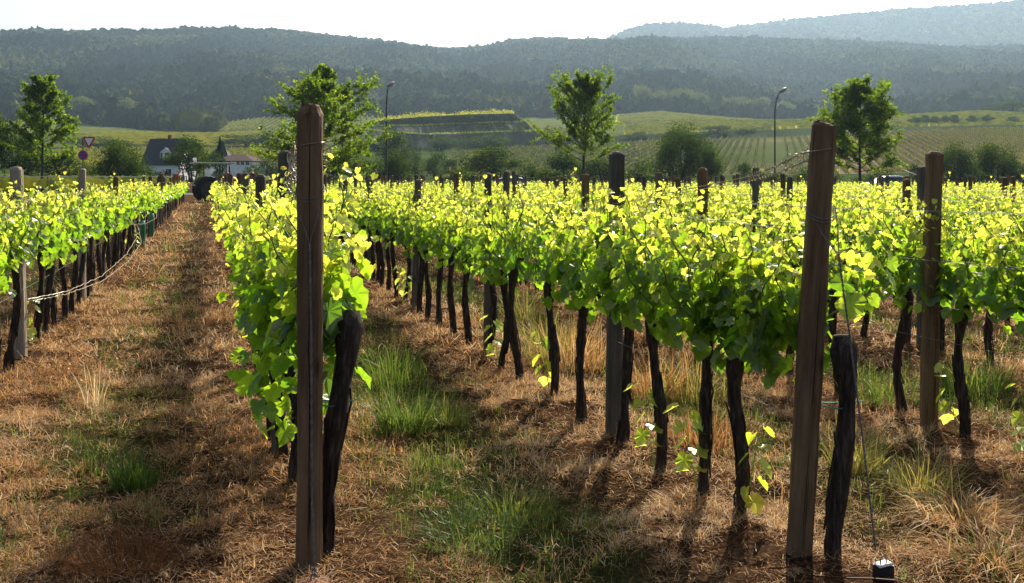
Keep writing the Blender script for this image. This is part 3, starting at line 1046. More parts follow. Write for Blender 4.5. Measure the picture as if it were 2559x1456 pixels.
def guy(label, pts2, base, wrapz, post_xy, rad_post):
    """twisted guy strand: a loop round the post, two legs meeting, then down to an anchor"""
    b = MB()
    P = np.array(pts2, dtype=float)
    t = np.linspace(0, 1, 90)
    seg = np.interp(t, np.linspace(0, 1, len(P)), P[:, 0]), np.interp(t, np.linspace(0, 1, len(P)), P[:, 1]), np.interp(t, np.linspace(0, 1, len(P)), P[:, 2])
    L = np.stack(seg, 1)
    for ph in (0, PI):
        q = L + 0.0028 * np.stack([np.cos(t * 150 + ph), np.sin(t * 150 + ph), 0 * t], 1)
        b.tube(q, 0.0024, 5, 0.5, 0, False)
    a = np.linspace(0, 2 * PI, 30)
    for dz in (0, 0.012):
        b.tube(np.stack([post_xy[0] + rad_post * np.cos(a), post_xy[1] + rad_post * np.sin(a), wrapz + dz + 0.035 * np.sin(a)], 1), 0.0022, 5, 0.5, 0, False)
    for sx in (-1, 1):
        b.tube([(post_xy[0] + sx * rad_post, post_xy[1] - 0.01, wrapz + 0.02), ((post_xy[0] + sx * rad_post * 0.7 + P[0, 0]) / 2 + sx * 0.012, post_xy[1] - rad_post, (wrapz + P[0, 2]) / 2), P[0]], 0.002, 5, 0.5, 0, False)
    o = b.build('guy_wire', M['wire'], None, True)
    return tag(o, label, 'wire')


p1 = (-0.765, 3.77)
guy('twisted grey guy wire running down the front of the upright end post', [(-0.752, 3.700, 1.25), (-0.745, 3.695, 0.9), (-0.735, 3.66, 0.3), (-0.715, 3.62, 0.02)], None, 1.44, p1, 0.053)
p2 = (1.192, 3.845)
guy('twisted guy wire slanting from the leaning end post to the black anchor block', [(1.232, 3.755, 1.20), (1.27, 3.745, 0.9), (1.325, 3.74, 0.45), (1.362, 3.73, 0.10)], None, 1.36, p2, 0.053)
# dry tendrils wound on the top wires of the leaning post
def curls(path, turns, rad, wr, seed, tint=(0.2, 0.9)):
    rng = np.random.default_rng(seed)
    P = np.array(path, dtype=float)
    t = np.linspace(0, 1, turns * 8)
    s = np.linspace(0, 1, len(P))
    L = np.stack([np.interp(t, s, P[:, i]) for i in range(3)], 1)
    env = rad * (0.5 + 0.9 * np.abs(np.sin(t * 7 + seed))) * (0.6 + 0.8 * rng.random(len(t)))
    L += np.stack([0 * t, env * np.cos(t * turns * 2 * PI), env * np.sin(t * turns * 2 * PI)], 1)
    return L, wr


b = MB()
rng = np.random.default_rng(3)
A0 = np.array([1.150, 3.87, 1.605])
for (zst, x1, y1, z1, sd) in ((1.605, 1.02, 4.25, 1.50, 1), (1.565, 1.00, 4.30, 1.475, 2)):
    pth = [(1.150, 3.87, zst), (1.09, 4.05, (zst + z1) / 2 - 0.004), (x1, y1, z1)]
    pth2 = pth + [(rx(2, 5.7), 5.7, 1.33)]
    b.tube(pth2, 0.0016, 4, 0.1, 0, False)
    for q in range(2):
        L, wr = curls(pth, 26, 0.004 + 0.002 * q, 0.002, sd * 10 + q)
        b.tube(L, 0.0013, 4, rng.uniform(0.1, 1.0), 0, False)
    for q in range(8):
        t = rng.uniform(0, 1)
        c = np.array(pth[0]) * (1 - t) + np.array(pth[2]) * t
        a = np.linspace(0, rng.uniform(3, 7), 12)
        r0 = rng.uniform(0.008, 0.026)
        dirv = rng.normal(0, 1, 3)
        L = c + np.stack([r0 * np.cos(a) * 0.6 + dirv[0] * 0.004 * a, r0 * np.sin(a) * 0.3, -r0 * np.sin(a) + dirv[2] * 0.006 * a], 1)
        b.tube(L, 0.0012, 4, rng.uniform(0.1, 1.0), 0, False)
a = np.linspace(0, 2 * PI, 24)
b.tube(np.stack([A0[0] + 0.03 + 0.058 * np.cos(a), 3.85 + 0.055 * np.sin(a), 1.60 + 0.01 * np.cos(a)], 1), 0.003, 5, 0.05, 0, False)
o = b.build('tendril_wire', M['straw_wire'], None, True)
tag(o, 'rusty wires wrapped in curly dry tendrils tied to the leaning end post', 'wire')
b = MB()
for q in range(26):
    t = rng.uniform(0, 1)
    c = np.array([-0.83, 3.80, 1.62]) * (1 - t) + np.array([-1.14, 5.15, 1.52 - 0.12 * t]) * t
    a = np.linspace(0, rng.uniform(3, 8), 14)
    r0 = rng.uniform(0.012, 0.035)
    L = c + np.stack([r0 * np.cos(a) * 0.7 + rng.normal(0, 0.003) * a, r0 * np.sin(a) * 0.4, r0 * np.sin(a) - rng.uniform(0, 0.012) * a], 1)
    b.tube(L, 0.0022, 4, rng.uniform(0.2, 1.0), 0, False)
for q in range(5):
    L, wr = curls([(-0.83, 3.80, 1.62), (-0.90, 4.1, 1.60), (-1.14, 5.2, 1.55)], 26, 0.008, 0.002, 60 + q)
    b.tube(L, 0.0018, 4, rng.uniform(0.2, 1.0), 0, False)
for q in range(5):
    a = np.linspace(0, 5, 12)
    L = np.array([-0.712, 3.78, 1.63 - 0.02 * q]) + np.stack([0.012 * np.cos(a + q) + 0.004, 0.01 * np.sin(a), 0.012 * np.sin(a + q)], 1)
    b.tube(L, 0.0018, 4, rng.uniform(0.4, 1.0), 0, False)
a = np.linspace(0, 2 * PI, 24)
b.tube(np.stack([-0.762 + 0.053 * np.cos(a), 3.77 + 0.053 * np.sin(a), 1.62 + 0.008 * np.cos(a)], 1), 0.003, 5, 0.05, 0, False)
o = b.build('tendril_wire', M['straw_wire'], None, True)
tag(o, 'wire tangled in dry tendrils between the upright end post and the post behind', 'wire')

# pale drooping strands along the row by the path
def droop(label, ctrl, seed):
    rng = np.random.default_rng(seed)
    b = MB()
    P = np.array([(rx(0, y) + of * RN[0], y + of * RN[1], h) for (y, of, h) in ctrl])
    s = np.linspace(0, 1, len(P))
    t = np.linspace(0, 1, 120)
    L = np.stack([np.interp(t, s, P[:, i]) for i in range(3)], 1)
    for _ in range(6):
        L[1:-1] = (L[:-2] + L[1:-1] * 2 + L[2:]) / 4
    L += rng.normal(0, 0.003, L.shape)
    b.tube(L, 0.0036, 5, 0.6, 0, False)
    o = b.build('loose_wire', M['straw_wire'], None, True)
    tag(o, label, 'wire')


droop('pale slack wire bulging over the path side, upper of two strands', [(7.9, 0.05, 0.52), (8.3, 0.28, 0.53), (9.3, 0.45, 0.55), (11.2, 0.52, 0.60), (13.2, 0.5, 0.68), (15.5, 0.3, 0.76), (17.0, 0.05, 0.80)], 1)
droop('pale slack wire bulging over the path side, lower of two strands', [(7.9, 0.05, 0.50), (8.3, 0.28, 0.505), (9.3, 0.47, 0.51), (11.2, 0.56, 0.54), (13.2, 0.56, 0.62), (15.5, 0.36, 0.71), (17.0, 0.05, 0.78)], 2)
droop('short pale slack wire farther along the row left of the path', [(17.0, 0.05, 0.66), (18.5, 0.3, 0.62), (20.5, 0.38, 0.64), (23.0, 0.25, 0.76), (24.5, 0.05, 0.82)], 3)

# ground anchors
t = thing('ground_anchor', 'black anchor block with a pale cut top at the guy wire foot', 'anchor', (1.365, 3.66, gz(1.365, 3.66)), R(12))
b = MB()
V = [(-0.03, -0.026, -0.1), (0.03, -0.026, -0.1), (0.03, 0.026, -0.1), (-0.03, 0.026, -0.1), (-0.029, -0.024, 0.055), (0.029, -0.024, 0.062), (0.029, 0.024, 0.062), (-0.029, 0.024, 0.055)]
b.add(V, [(0, 3, 2, 1), (4, 5, 6, 7), (0, 1, 5, 4), (1, 2, 6, 5), (2, 3, 7, 6), (3, 0, 4, 7)])
b.build('block', M['black_metal'], t)
b = MB()
b.add([(-0.028, -0.023, 0.058), (0.028, -0.023, 0.0655), (0.028, 0.023, 0.0655), (-0.028, 0.023, 0.058), (-0.024, -0.02, 0.066), (0.022, -0.019, 0.073), (0.024, 0.019, 0.071), (-0.02, 0.02, 0.064)],
      [(4, 5, 6, 7), (0, 1, 5, 4), (1, 2, 6, 5), (2, 3, 7, 6), (3, 0, 4, 7)])
b.build('cut_top', M['pale_bar'], t)
b = MB()
a = np.linspace(0, 2 * PI, 18)
b.tube(np.stack([0.012 * np.cos(a), 0 * a, 0.075 + 0.016 * np.sin(a)], 1), 0.003, 5, 0.5, 0, False)
b.build('eye_loop', M['wire'], t)
t = thing('ground_anchor', 'small rusty anchor plate at the foot of the upright end post', 'anchor', (-0.715, 3.60, gz(-0.715, 3.60)), R(5))
b = MB()
b.box(-0.05, 0.05, -0.03, 0.03, -0.03, 0.012)
b.build('plate', M['rust'], t)
b = MB()
b.tube(np.stack([0.012 * np.cos(a), 0 * a, 0.022 + 0.016 * np.sin(a)], 1), 0.003, 5, 0.5, 0, False)
b.build('eye_loop', M['wire'], t)

# green grow tubes round two young vines beside the path
for (xv, yb, lab) in ((380, 622, 'nearer green plastic grow tube round a young vine by the path'), (404, 597, 'farther green plastic grow tube round a young vine by the path')):
    y = F * EYE / (yb - 440)
    x = rx(0, y) + 0.10
    b = MB()
    n = 10
    a = np.arange(n) * 2 * PI / n
    V, r0 = [], 0.06
    for z in (0, 0.15, 0.3, 0.45, 0.58):
        V += [(r0 * math.cos(q), r0 * math.sin(q), z) for q in a]
    for z in (0.58, 0.3, 0.0):
        V += [((r0 - 0.004) * math.cos(q), (r0 - 0.004) * math.sin(q), z) for q in a]
    q = [(i * n + j, i * n + (j + 1) % n, (i + 1) * n + (j + 1) % n, (i + 1) * n + j) for i in range(7) for j in range(n)]
    b.add(V, q)
    o = b.build('grow_tube', M['green_plastic'], None, True, (x, y, gz(x, y)))
    tag(o, lab, 'grow tube', 'grow tubes in the row by the path')
# teal ties on the two stout trunks
for (x, y, z, lab) in ((-0.70, 3.88, 0.62, 'teal twine tied round the gnarled vine by the upright post'), (1.238, 3.84, 0.62, 'teal twine tied round the stout vine by the leaning post')):
    b = MB()
    b.tube(np.stack([0.052 * np.cos(a), 0.052 * np.sin(a), 0.006 * np.cos(2 * a)], 1), 0.0025, 5, 0.5, 0, False)
    b.tube([(0.05, -0.01, 0), (0.08, -0.02, 0.012), (0.11, -0.02, 0.02)], 0.002, 4, 0.5, 0, False)
    o = b.build('twine', M['twine'], None, True, (x, y, z))
    tag(o, lab, 'twine')

# ------------------------------------------------------------------ dry grass, green grass
def blades(b, P, az, length, width, lean, curl, tint, rng):
    """curved tapering blades; P feet, az direction, lean 0 upright .. 1 flat"""
    k = len(P)
    d = np.stack([np.cos(az), np.sin(az), np.zeros(k)], 1)
    side = np.stack([-np.sin(az), np.cos(az), np.zeros(k)], 1)
    up = np.array([0, 0, 1.0])
    L = length[:, None]
    a0 = (lean * 0.9)[:, None]
    p1 = P + L * 0.45 * (d * np.sin(a0) + up * np.cos(a0))
    a1 = a0 + curl[:, None]
    p2 = p1 + L * 0.35 * (d * np.sin(a1) + up * np.cos(a1))
    a2 = a1 + curl[:, None] * 0.8
    p3 = p2 + L * 0.25 * (d * np.sin(a2) + up * np.cos(a2))
    w = width[:, None] * 0.5
    tw = rng.normal(0, 0.5, (k, 1))
    s = nrm(side + tw * d)
    V = np.stack([P - s * w, P + s * w, p1 - s * w * 0.9, p1 + s * w * 0.9, p2 - s * w * 0.6, p2 + s * w * 0.6, p3], 1)
    o = (np.arange(k) * 7)[:, None, None]
    q = np.array([(0, 1, 3, 2), (2, 3, 5, 4)])[None] + o
    t = np.array([(4, 5, 6)])[None] + o
    base = b.n
    b.add(V.reshape(-1, 3), q.reshape(-1, 4), np.repeat(tint, 7))
    b.f.append((t.reshape(-1, 3) + base))
    b.m.append(np.zeros(k, dtype=np.int32))
    return p3


def seeds(b, P, size, tint, rng):
    k = len(P)
    a = rng.normal(0, 1, (k, 3))
    ex = nrm(a)
    ey = nrm(np.cross(ex, rng.normal(0, 1, (k, 3))))
    s = size[:, None]
    V = np.stack([P - ex * s, P - ey * s * 0.6, P + ex * s, P + ey * s * 0.6], 1)
    q = np.array([(0, 1, 2, 3)])[None] + (np.arange(k) * 4)[:, None, None]
    b.add(V.reshape(-1, 3), q.reshape(-1, 4), np.repeat(tint, 4))


rng = np.random.default_rng(42)


def scatter(y0, y1, dens, umax=0.56):
    A = 2 * umax * (y1 ** 2 - y0 ** 2) / 2
    n = int(A * dens)
    y = np.sqrt(rng.uniform(y0 ** 2, y1 ** 2, n))
    x = rng.uniform(-umax, umax, n) * y
    return x, y


b = MB()
# thatch: tangled clumps of fine dry stems, thick and thin by patches
for (y0, y1, dc, per, ln, wd, rr) in ((2.7, 4.6, 200, 48, 0.062, 0.0025, 0.060), (4.6, 7.5, 150, 40, 0.072, 0.0034, 0.066), (7.5, 13, 75, 26, 0.095, 0.0056, 0.090), (13, 26, 15, 17, 0.13, 0.010, 0.14), (26, 56, 2.6, 14, 0.22, 0.022, 0.25)):
    x, y = scatter(y0, y1, dc, 0.56)
    s = lane(x, y)
    keep = s > -1.6
    if y0 >= 26:
        keep &= (s < 0.4)
    elif y0 >= 13:
        keep &= (s < 6)
    g = greenness(x, y)
    dens = np.clip(3.2 * (fbm(x * 2.6, y * 2.6, 71, 3) - 0.37) + 0.5 * (vnoise(x * 8, y * 8, 72) - 0.36), 0.02, 1)
    keep &= rng.random(len(x)) < dens * (1 - 0.82 * g)
    x, y, dens = x[keep], y[keep], dens[keep]
    n = len(x)
    idx = np.repeat(np.arange(n), per)
    m = len(idx)
    csz = rng.uniform(0.6, 1.35, n)[idx]
    dr_ = np.abs(lane(x, y) - np.round(lane(x, y)))
    cz = (rng.uniform(0.005, 0.055, n) * (0.4 + dens) * rr / 0.06 * np.clip(0.3 + dr_ * 2.2, 0.3, 1))[idx]
    a = rng.uniform(0, 2 * PI, m)
    r = rr * np.sqrt(rng.random(m)) * csz
    px, py = x[idx] + r * np.cos(a), y[idx] + r * np.sin(a)
    pz = ground_z(px, py) + cz * (1 - (r / (rr * csz)) ** 2) * rng.random(m) ** 0.5
    az = a + rng.normal(0, 1.3, m)
    lean = np.clip(rng.normal(1.25, 0.42, m), 0.1, 1.75)
    hue = np.clip(fbm(x * 0.9, y * 0.9, 73, 2)[idx] * 0.7 + 0.33 + rng.normal(0, 0.24, m), 0, 1)
    tips = blades(b, np.stack([px, py, pz], 1), az, ln * csz * rng.uniform(0.5, 1.3, m), wd * rng.uniform(0.7, 1.3, m), lean, rng.normal(0.35, 0.5, m), hue, rng)
    if y0 < 13:
        sel = rng.random(m) < 0.16
        seeds(b, tips[sel], wd * rng.uniform(0.6, 1.5, sel.sum()), np.clip(rng.normal(0.88, 0.15, sel.sum()), 0, 1), rng)
# flat matted litter under the clumps
for (y0, y1, dn, ln, wd) in ((2.7, 4.6, 5200, 0.042, 0.0028), (4.6, 7.5, 2800, 0.052, 0.0040), (7.5, 13, 800, 0.085, 0.0075), (13, 26, 200, 0.13, 0.013), (26, 56, 24, 0.2, 0.028)):
    x, y = scatter(y0, y1, dn)
    s = lane(x, y)
    keep = (s > -1.6) & (rng.random(len(x)) < (1 - 0.75 * greenness(x, y)) * np.clip(0.25 + 2.4 * (fbm(x * 3.1, y * 3.1, 91, 3) - 0.38), 0.06, 1))
    if y0 >= 26:
        keep &= s < 0.4
    elif y0 >= 13:
        keep &= s < 6
    x, y = x[keep], y[keep]
    m = len(x)
    hue = np.clip(0.55 * fbm(x * 1.3, y * 1.3, 93, 2) + 0.23 + rng.normal(0, 0.25, m), 0, 1)
    blades(b, np.stack([x, y, ground_z(x, y) + rng.uniform(0.002, 0.025, m)], 1), rng.uniform(0, 2 * PI, m), ln * rng.uniform(0.4, 1.4, m), wd * rng.uniform(0.6, 1.4, m), np.clip(rng.normal(1.62, 0.22, m), 1.0, 2.0), rng.normal(0.05, 0.35, m), hue, rng)
o = b.build('dry_grass', M['straw'])
tag(o, 'golden brown dry grass and thatch covering the soil between the rows', 'dry grass', None, 'stuff')

# litter of broken stalks
b = MB()
x, y = scatter(2.8, 8, 9)
k = len(x)
az = rng.uniform(0, PI, k)
ln = rng.uniform(0.008, 0.045, k)
w_ = rng.uniform(0.0015, 0.003, k)
z = ground_z(x, y) + 0.012
for i in range(k):
    c, s_ = math.cos(az[i]) * ln[i], math.sin(az[i]) * ln[i]
    b.tube([(x[i] - c, y[i] - s_, z[i] + rng.uniform(-0.004, 0.02)), (x[i] + c, y[i] + s_, z[i] + rng.uniform(-0.004, 0.02))], w_[i], 4, rng.choice([0.05, 0.3, 0.75, 1.0]), 0, True)
for i in range(130):                                   # dark winter prunings
    yy = rng.uniform(3.0, 9)
    xx = rng.uniform(-0.5, 0.5) * yy
    a_ = rng.uniform(0, PI)
    L_ = rng.uniform(0.06, 0.20)
    t_ = np.linspace(-1, 1, 6)
    px, py = xx + np.cos(a_) * L_ * t_ - np.sin(a_) * 0.02 * t_ ** 2, yy + np.sin(a_) * L_ * t_ + np.cos(a_) * 0.02 * t_ ** 2
    b.tube(np.stack([px, py, ground_z(px, py) + 0.02], 1), rng.uniform(0.0025, 0.005), 5, rng.choice([0.0, 0.05, 0.2]), 0, True)
o = b.build('stalk_litter', M['straw'])
tag(o, 'broken pale stalks and twigs lying on the soil', 'litter', None, 'stuff')

# green grass down the middle of the lanes
b = MB()
for (y0, y1, dc, per, ln, wd) in ((2.8, 7, 150, 12, 0.07, 0.003), (7, 14, 45, 9, 0.11, 0.006), (14, 45, 3.2, 8, 0.17, 0.014)):
    x, y = scatter(y0, y1, dc)
    g = greenness(x, y)
    if y0 >= 14:
        g = g * (lane(x, y) < 4)
    keep = (rng.random(len(x)) < g * 1.1) & (lane(x, y) > -1.3)
    x, y, g = x[keep], y[keep], g[keep]
    n = len(x)
    idx = np.repeat(np.arange(n), per)
    m = len(idx)
    px, py = x[idx] + rng.normal(0, 0.03, m), y[idx] + rng.normal(0, 0.03, m)
    hgt = (0.5 + 1.1 * fbm(x * 2.1, y * 2.1, 81, 2))[idx]
    tint = np.clip(0.25 + 0.55 * fbm(x * 1.1, y * 1.1, 82, 2)[idx] + rng.normal(0, 0.16, m), 0, 1)
    blades(b, np.stack([px, py, ground_z(px, py)], 1), rng.uniform(0, 2 * PI, m), ln * hgt * rng.uniform(0.6, 1.4, m), wd * rng.uniform(0.7, 1.3, m), np.abs(rng.normal(0.4, 0.3, m)), rng.normal(0.4, 0.35, m), tint, rng)
o = b.build('green_grass', M['grass'])
tag(o, 'short green grass and weeds along the middle of the lanes', 'grass', None, 'stuff')


def tuft(name, label, x, y, n, h, r, wd, tint, mt, group=None, lean=0.35, curl=0.45, tsd=0.12, seedheads=0):
    rng = np.random.default_rng(int(abs(x * 1000) + y * 100))
    b = MB()
    a = rng.uniform(0, 2 * PI, n)
    q = r * np.sqrt(rng.random(n))
    P = np.stack([q * np.cos(a), q * np.sin(a), np.zeros(n) - 0.01], 1)
    tips = blades(b, P, a + rng.normal(0, 0.7, n), h * rng.uniform(0.45, 1.15, n), wd * rng.uniform(0.7, 1.3, n), np.abs(rng.normal(lean, 0.22, n)) + 0.5 * q / max(r, 1e-3) * lean, rng.normal(curl, 0.3, n), np.clip(rng.normal(tint, tsd, n), 0, 1), rng)
    if seedheads:
        seeds(b, tips[:seedheads], np.full(min(seedheads, n), wd * 1.6), np.full(min(seedheads, n), 0.95), rng)
    o = b.build(name, mt, None, False, (x, y, gz(x, y)))
    return tag(o, label, 'grass tuft', group)


def pv(xv, yv):
    y = F * EYE / (yv - 440)
    return (xv - 1280) / F * y, y


G = 'tufts of grass standing in the lanes'
x, y = pv(335, 1215); tuft('grass_tuft', 'dense dark green tuft in the middle of the dirt path', x, y, 240, 0.19, 0.10, 0.0055, 0.32, M['grass'], G, 0.22, 0.2)
x, y = pv(225, 1170); tuft('grass_tuft', 'thin dark green tuft left of the dense tuft on the path', x, y, 90, 0.17, 0.09, 0.004, 0.35, M['grass'], G, 0.35, 0.4)
x, y = pv(985, 965); tuft('grass_tuft', 'tall bright green grass clump topmost in the lane between the end posts', x, y, 150, 0.34, 0.16, 0.007, 0.5, M['grass'], G, 0.2, 0.3)
x, y = pv(1010, 1085); tuft('grass_tuft', 'dense green clump just in front of the tall bright clump', x, y, 320, 0.30, 0.14, 0.0065, 0.42, M['grass'], G, 0.35, 0.3)
x, y = pv(1110, 1060); tuft('grass_tuft', 'yellowish green clump right of the dense green clump', x, y, 220, 0.20, 0.14, 0.006, 0.66, M['grass'], G, 0.4, 0.4)
x, y = pv(1290, 1260); tuft('grass_tuft', 'broad yellowish green clump lower in the lane between the end posts', x, y, 420, 0.17, 0.17, 0.0045, 0.62, M['grass'], G, 0.4, 0.4)
x, y = pv(1180, 1350); tuft('grass_tuft', 'low dark green clump nearest the viewer between the end posts', x, y, 380, 0.11, 0.22, 0.004, 0.35, M['grass'], G, 0.5, 0.5)
x, y = pv(2400, 1300); tuft('grass_tuft', 'large shaggy straw coloured tuft at the right of the leaning post', x, y, 620, 0.26, 0.16, 0.0045, 0.72, M['straw'], G, 0.75, 0.7, 0.18)
x, y = pv(2300, 1235); tuft('grass_tuft', 'yellow green grass tuft behind the shaggy straw tuft', x, y, 230, 0.23, 0.14, 0.005, 0.86, M['grass'], G, 0.4, 0.4)
x, y = pv(2140, 1185); tuft('grass_tuft', 'upright golden green tuft just behind the stout vine trunk', x, y, 200, 0.27, 0.12, 0.006, 0.82, M['grass'], G, 0.25, 0.35)
x, y = pv(2490, 1420); tuft('grass_tuft', 'flattened straw tuft in the lower right corner', x, y, 420, 0.24, 0.2, 0.004, 0.62, M['straw'], G, 0.95, 0.6, 0.18)
x, y = pv(1960, 1290); tuft('grass_tuft', 'small straw tuft at the foot of the leaning end post', x, y, 60, 0.14, 0.07, 0.0035, 0.7, M['straw'], G, 0.6, 0.5)
x, y = pv(1720, 1285); tuft('grass_tuft', 'splayed pale straw tuft left of the leaning end post', x, y, 260, 0.17, 0.11, 0.0038, 0.68, M['straw'], G, 0.85, 0.5, 0.18)
x, y = pv(300, 1435); tuft('grass_tuft', 'reddish brown feathery tuft at the lower left', x, y, 700, 0.20, 0.20, 0.0022, 0.12, M['straw'], G, 0.5, 0.3, 0.10, 60)
x, y = pv(235, 1025); tuft('grass_tuft', 'pale dry stalks with seed heads rising from the path', x, y, 40, 0.30, 0.05, 0.005, 0.95, M['straw'], G, 0.12, 0.15, 0.08, 40)
x, y = pv(2250, 1250)
for (xv, yv, lab, n, h, tint, mt) in (
        (1385, 905, 'tall straw and green grass under the second row vines, leftmost clump', 300, 0.42, 0.9, 'grass'),
        (1450, 925, 'tall straw coloured grass clump left of the mossy grey post', 300, 0.40, 0.7, 'straw'),
        (1645, 985, 'tall reddish straw clump right of the mossy grey post', 320, 0.40, 0.55, 'straw'),
        (1740, 1000, 'tall olive grass clump behind the sucker shoot vine', 260, 0.38, 0.85, 'grass'),
        (1775, 1110, 'low reddish straw clump behind the sucker shoot vine', 240, 0.22, 0.4, 'straw'),
        (1320, 800, 'tall green and straw grass clump beyond the leftmost clump', 220, 0.42, 0.8, 'grass'),
        (2440, 985, 'tall green grass clump behind the smooth brown square post', 300, 0.34, 0.5, 'grass'),
        (2200, 1010, 'green grass clump between the leaning post and the smooth brown post', 260, 0.28, 0.45, 'grass')):
    x, y = pv(xv, yv)
    tuft('grass_tuft', lab, x, y, n, h, 0.22, 0.0055, tint, M[mt], G, 0.3, 0.35, 0.14)

# ------------------------------------------------------------------ trees and bushes
def quads_cloud(b, P, size, tint, rng, flat=0.35):
    k = len(P)
    nn = nrm(rng.normal(0, 1, (k, 3)) + np.array([0, 0, flat]))
    ex = nrm(np.cross(nn, rng.normal(0, 1, (k, 3))))
    ey = np.cross(nn, ex)
    s = size[:, None] * 0.5
    f = rng.uniform(-0.3, 0.3, (k, 1)) * s * 2
    V = np.stack([P - ex * s, P - ey * s * 0.55 + nn * f, P + ex * s * 1.1, P + ey * s * 0.55 + nn * f], 1)
    q = np.array([(0, 1, 2, 3)])[None] + (np.arange(k) * 4)[:, None, None]
    b.add(V.reshape(-1, 3), q.reshape(-1, 4), np.repeat(tint, 4))


def road_tree(name, label, x, y, H, cb, prof, seed, nl=46, up=0.7, leaf=0.17, per=9, twigs=5, droop=0.0, group=None, spread=0.22, wide=1.22):
    """young street tree: wavy trunk, ascending limbs, leaves clustered along limbs and twigs"""
    rng = np.random.default_rng(seed)
    z0 = gz(x, y)
    t = thing(name, label, 'tree', (x, y, z0 - 0.05), 0, group)
    tr, cr = MB(), MB()
    k = 14
    s = np.linspace(0, 1, k)
    wob = np.stack([0.10 * np.sin(s * 5 + seed) * s, 0.10 * np.cos(s * 4 + seed) * s, s * H * 0.96], 1)
    tr.tube(wob, 0.013 * H * (1 - s) ** 0.8 + 0.012, 8, 0.5, 0, True, rng, 0.06)
    zs, rs = np.array([p[0] for p in prof]), np.array([p[1] for p in prof]) * wide
    for i in range(nl):
        f = (i + rng.uniform(0, 1)) / nl
        zf = cb + (1 - cb) * 0.95 * f ** 0.85
        h0 = zf * H
        az = i * 2.399 + rng.normal(0, 0.3)
        base = np.array([np.interp(h0, wob[:, 2], wob[:, 0]), np.interp(h0, wob[:, 2], wob[:, 1]), h0])
        el = up * (0.45 + 0.75 * (zf - cb) / (1 - cb)) + rng.normal(0, 0.14)
        ztarget = min(0.99, zf + 0.07)
        L = np.interp(ztarget, zs, rs) * rng.uniform(0.62, 1.2) / max(math.cos(min(el, 1.2)), 0.35)
        L = min(L, (1.02 * H - h0) / max(math.sin(max(el, 0.05)), 0.2))
        if L < 0.25:
            L = 0.25
        kk = 8
        u = np.linspace(0, 1, kk)[:, None]
        d = np.array([math.cos(az) * math.cos(el), math.sin(az) * math.cos(el), math.sin(el)])
        limb = base + d * L * u + np.array([0, 0, 1]) * (0.10 * L * u ** 2 - droop * L * u ** 2) + rng.normal(0, 0.02, (kk, 3)) * u * L
        tr.tube(limb, np.linspace(0.0045 * H * (1 - zf * 0.6), 0.006, kk), 5, 0.5, 0, False)
        C_ = []
        for uu in np.linspace(0.30, 1.0, max(3, int(L / 0.22))):
            C_.append(base + d * L * uu + np.array([0, 0, (0.10 - droop) * L * uu ** 2]))
        for q in range(twigs):
            uu = rng.uniform(0.35, 0.95)
            p = base + d * L * uu + np.array([0, 0, (0.10 - droop) * L * uu ** 2])
            td = nrm(d * 0.7 + rng.normal(0, 0.6, 3) + np.array([0, 0, 0.25 - droop]))
            tl = L * rng.uniform(0.18, 0.42)
            tr.tube([p, p + td * tl], [0.010, 0.004], 4, 0.5, 0, False)
            for vv in (0.4, 0.7, 1.0):
                C_.append(p + td * tl * vv)
        C_ = np.array(C_)
        m = per
        P = np.repeat(C_, m, 0) + rng.normal(0, spread * 0.55, (len(C_) * m, 3)) * np.array([1, 1, 0.8])
        tint = np.clip(np.repeat(rng.normal(0.5, 0.16, len(C_)), m) + rng.normal(0, 0.18, len(P)), 0, 1)
        quads_cloud(cr, P, leaf * rng.uniform(0.6, 1.3, len(P)), tint, rng)
    cr.tube(np.array([[0, 0, H * 0.9], [0, 0, H * 0.97]]), 0.008, 4, 0.3, 0, False)
    P = wob[-1] + rng.normal(0, 1, (40, 3)) * np.array([0.16, 0.16, 0.35])
    quads_cloud(cr, P, leaf * rng.uniform(0.6, 1.2, 40), np.clip(rng.normal(0.55, 0.15, 40), 0, 1), rng)
    tr.build('trunk', M['tree_bark'], t, True)
    cr.build('crown', M['tree_leaf'], t)
    return t


def wx(xv, y):
    return (xv - 1280) / F * y


def hz(yv, y):
    return (440 - yv) / F * y + EYE


GT = 'young street trees along the road'
Y1 = 94.0
road_tree('street_tree', 'young leafy tree beside the yield sign', wx(106, Y1), Y1, hz(196, Y1), 0.24, [(0.24, 1.6), (0.38, 2.9), (0.6, 2.3), (0.8, 1.5), (1.0, 0.5)], 11, 50, 0.62, 0.26, 12, 5, 0, GT, 0.24, 1.3)
Y2 = 74.0
road_tree('street_tree', 'tall spiky topped tree behind the upright end post', wx(806, Y2), Y2, hz(160, Y2), 0.10, [(0.10, 3.2), (0.3, 3.9), (0.5, 3.0), (0.72, 2.3), (0.85, 0.9), (1.0, 0.25)], 23, 70, 0.50, 0.22, 11, 6, 0.02, GT, 0.20, 1.4)
Y3 = 76.0
road_tree('street_tree', 'young tree with upswept spiky limbs above the vines', wx(1460, Y3), Y3, hz(192, Y3), 0.27, [(0.27, 2.2), (0.36, 3.0), (0.5, 2.4), (0.75, 1.8), (0.9, 0.9), (1.0, 0.4)], 35, 60, 0.85, 0.19, 12, 5, -0.04, GT, 0.17, 1.1)
Y4 = 74.0
road_tree('street_tree', 'dense oval young tree right of the leaning end post', wx(2150, Y4), Y4, hz(206, Y4), 0.20, [(0.2, 1.6), (0.35, 2.7), (0.55, 2.7), (0.78, 2.0), (0.9, 1.1), (1.0, 0.4)], 47, 64, 0.62, 0.21, 13, 6, 0, GT, 0.22, 1.05)


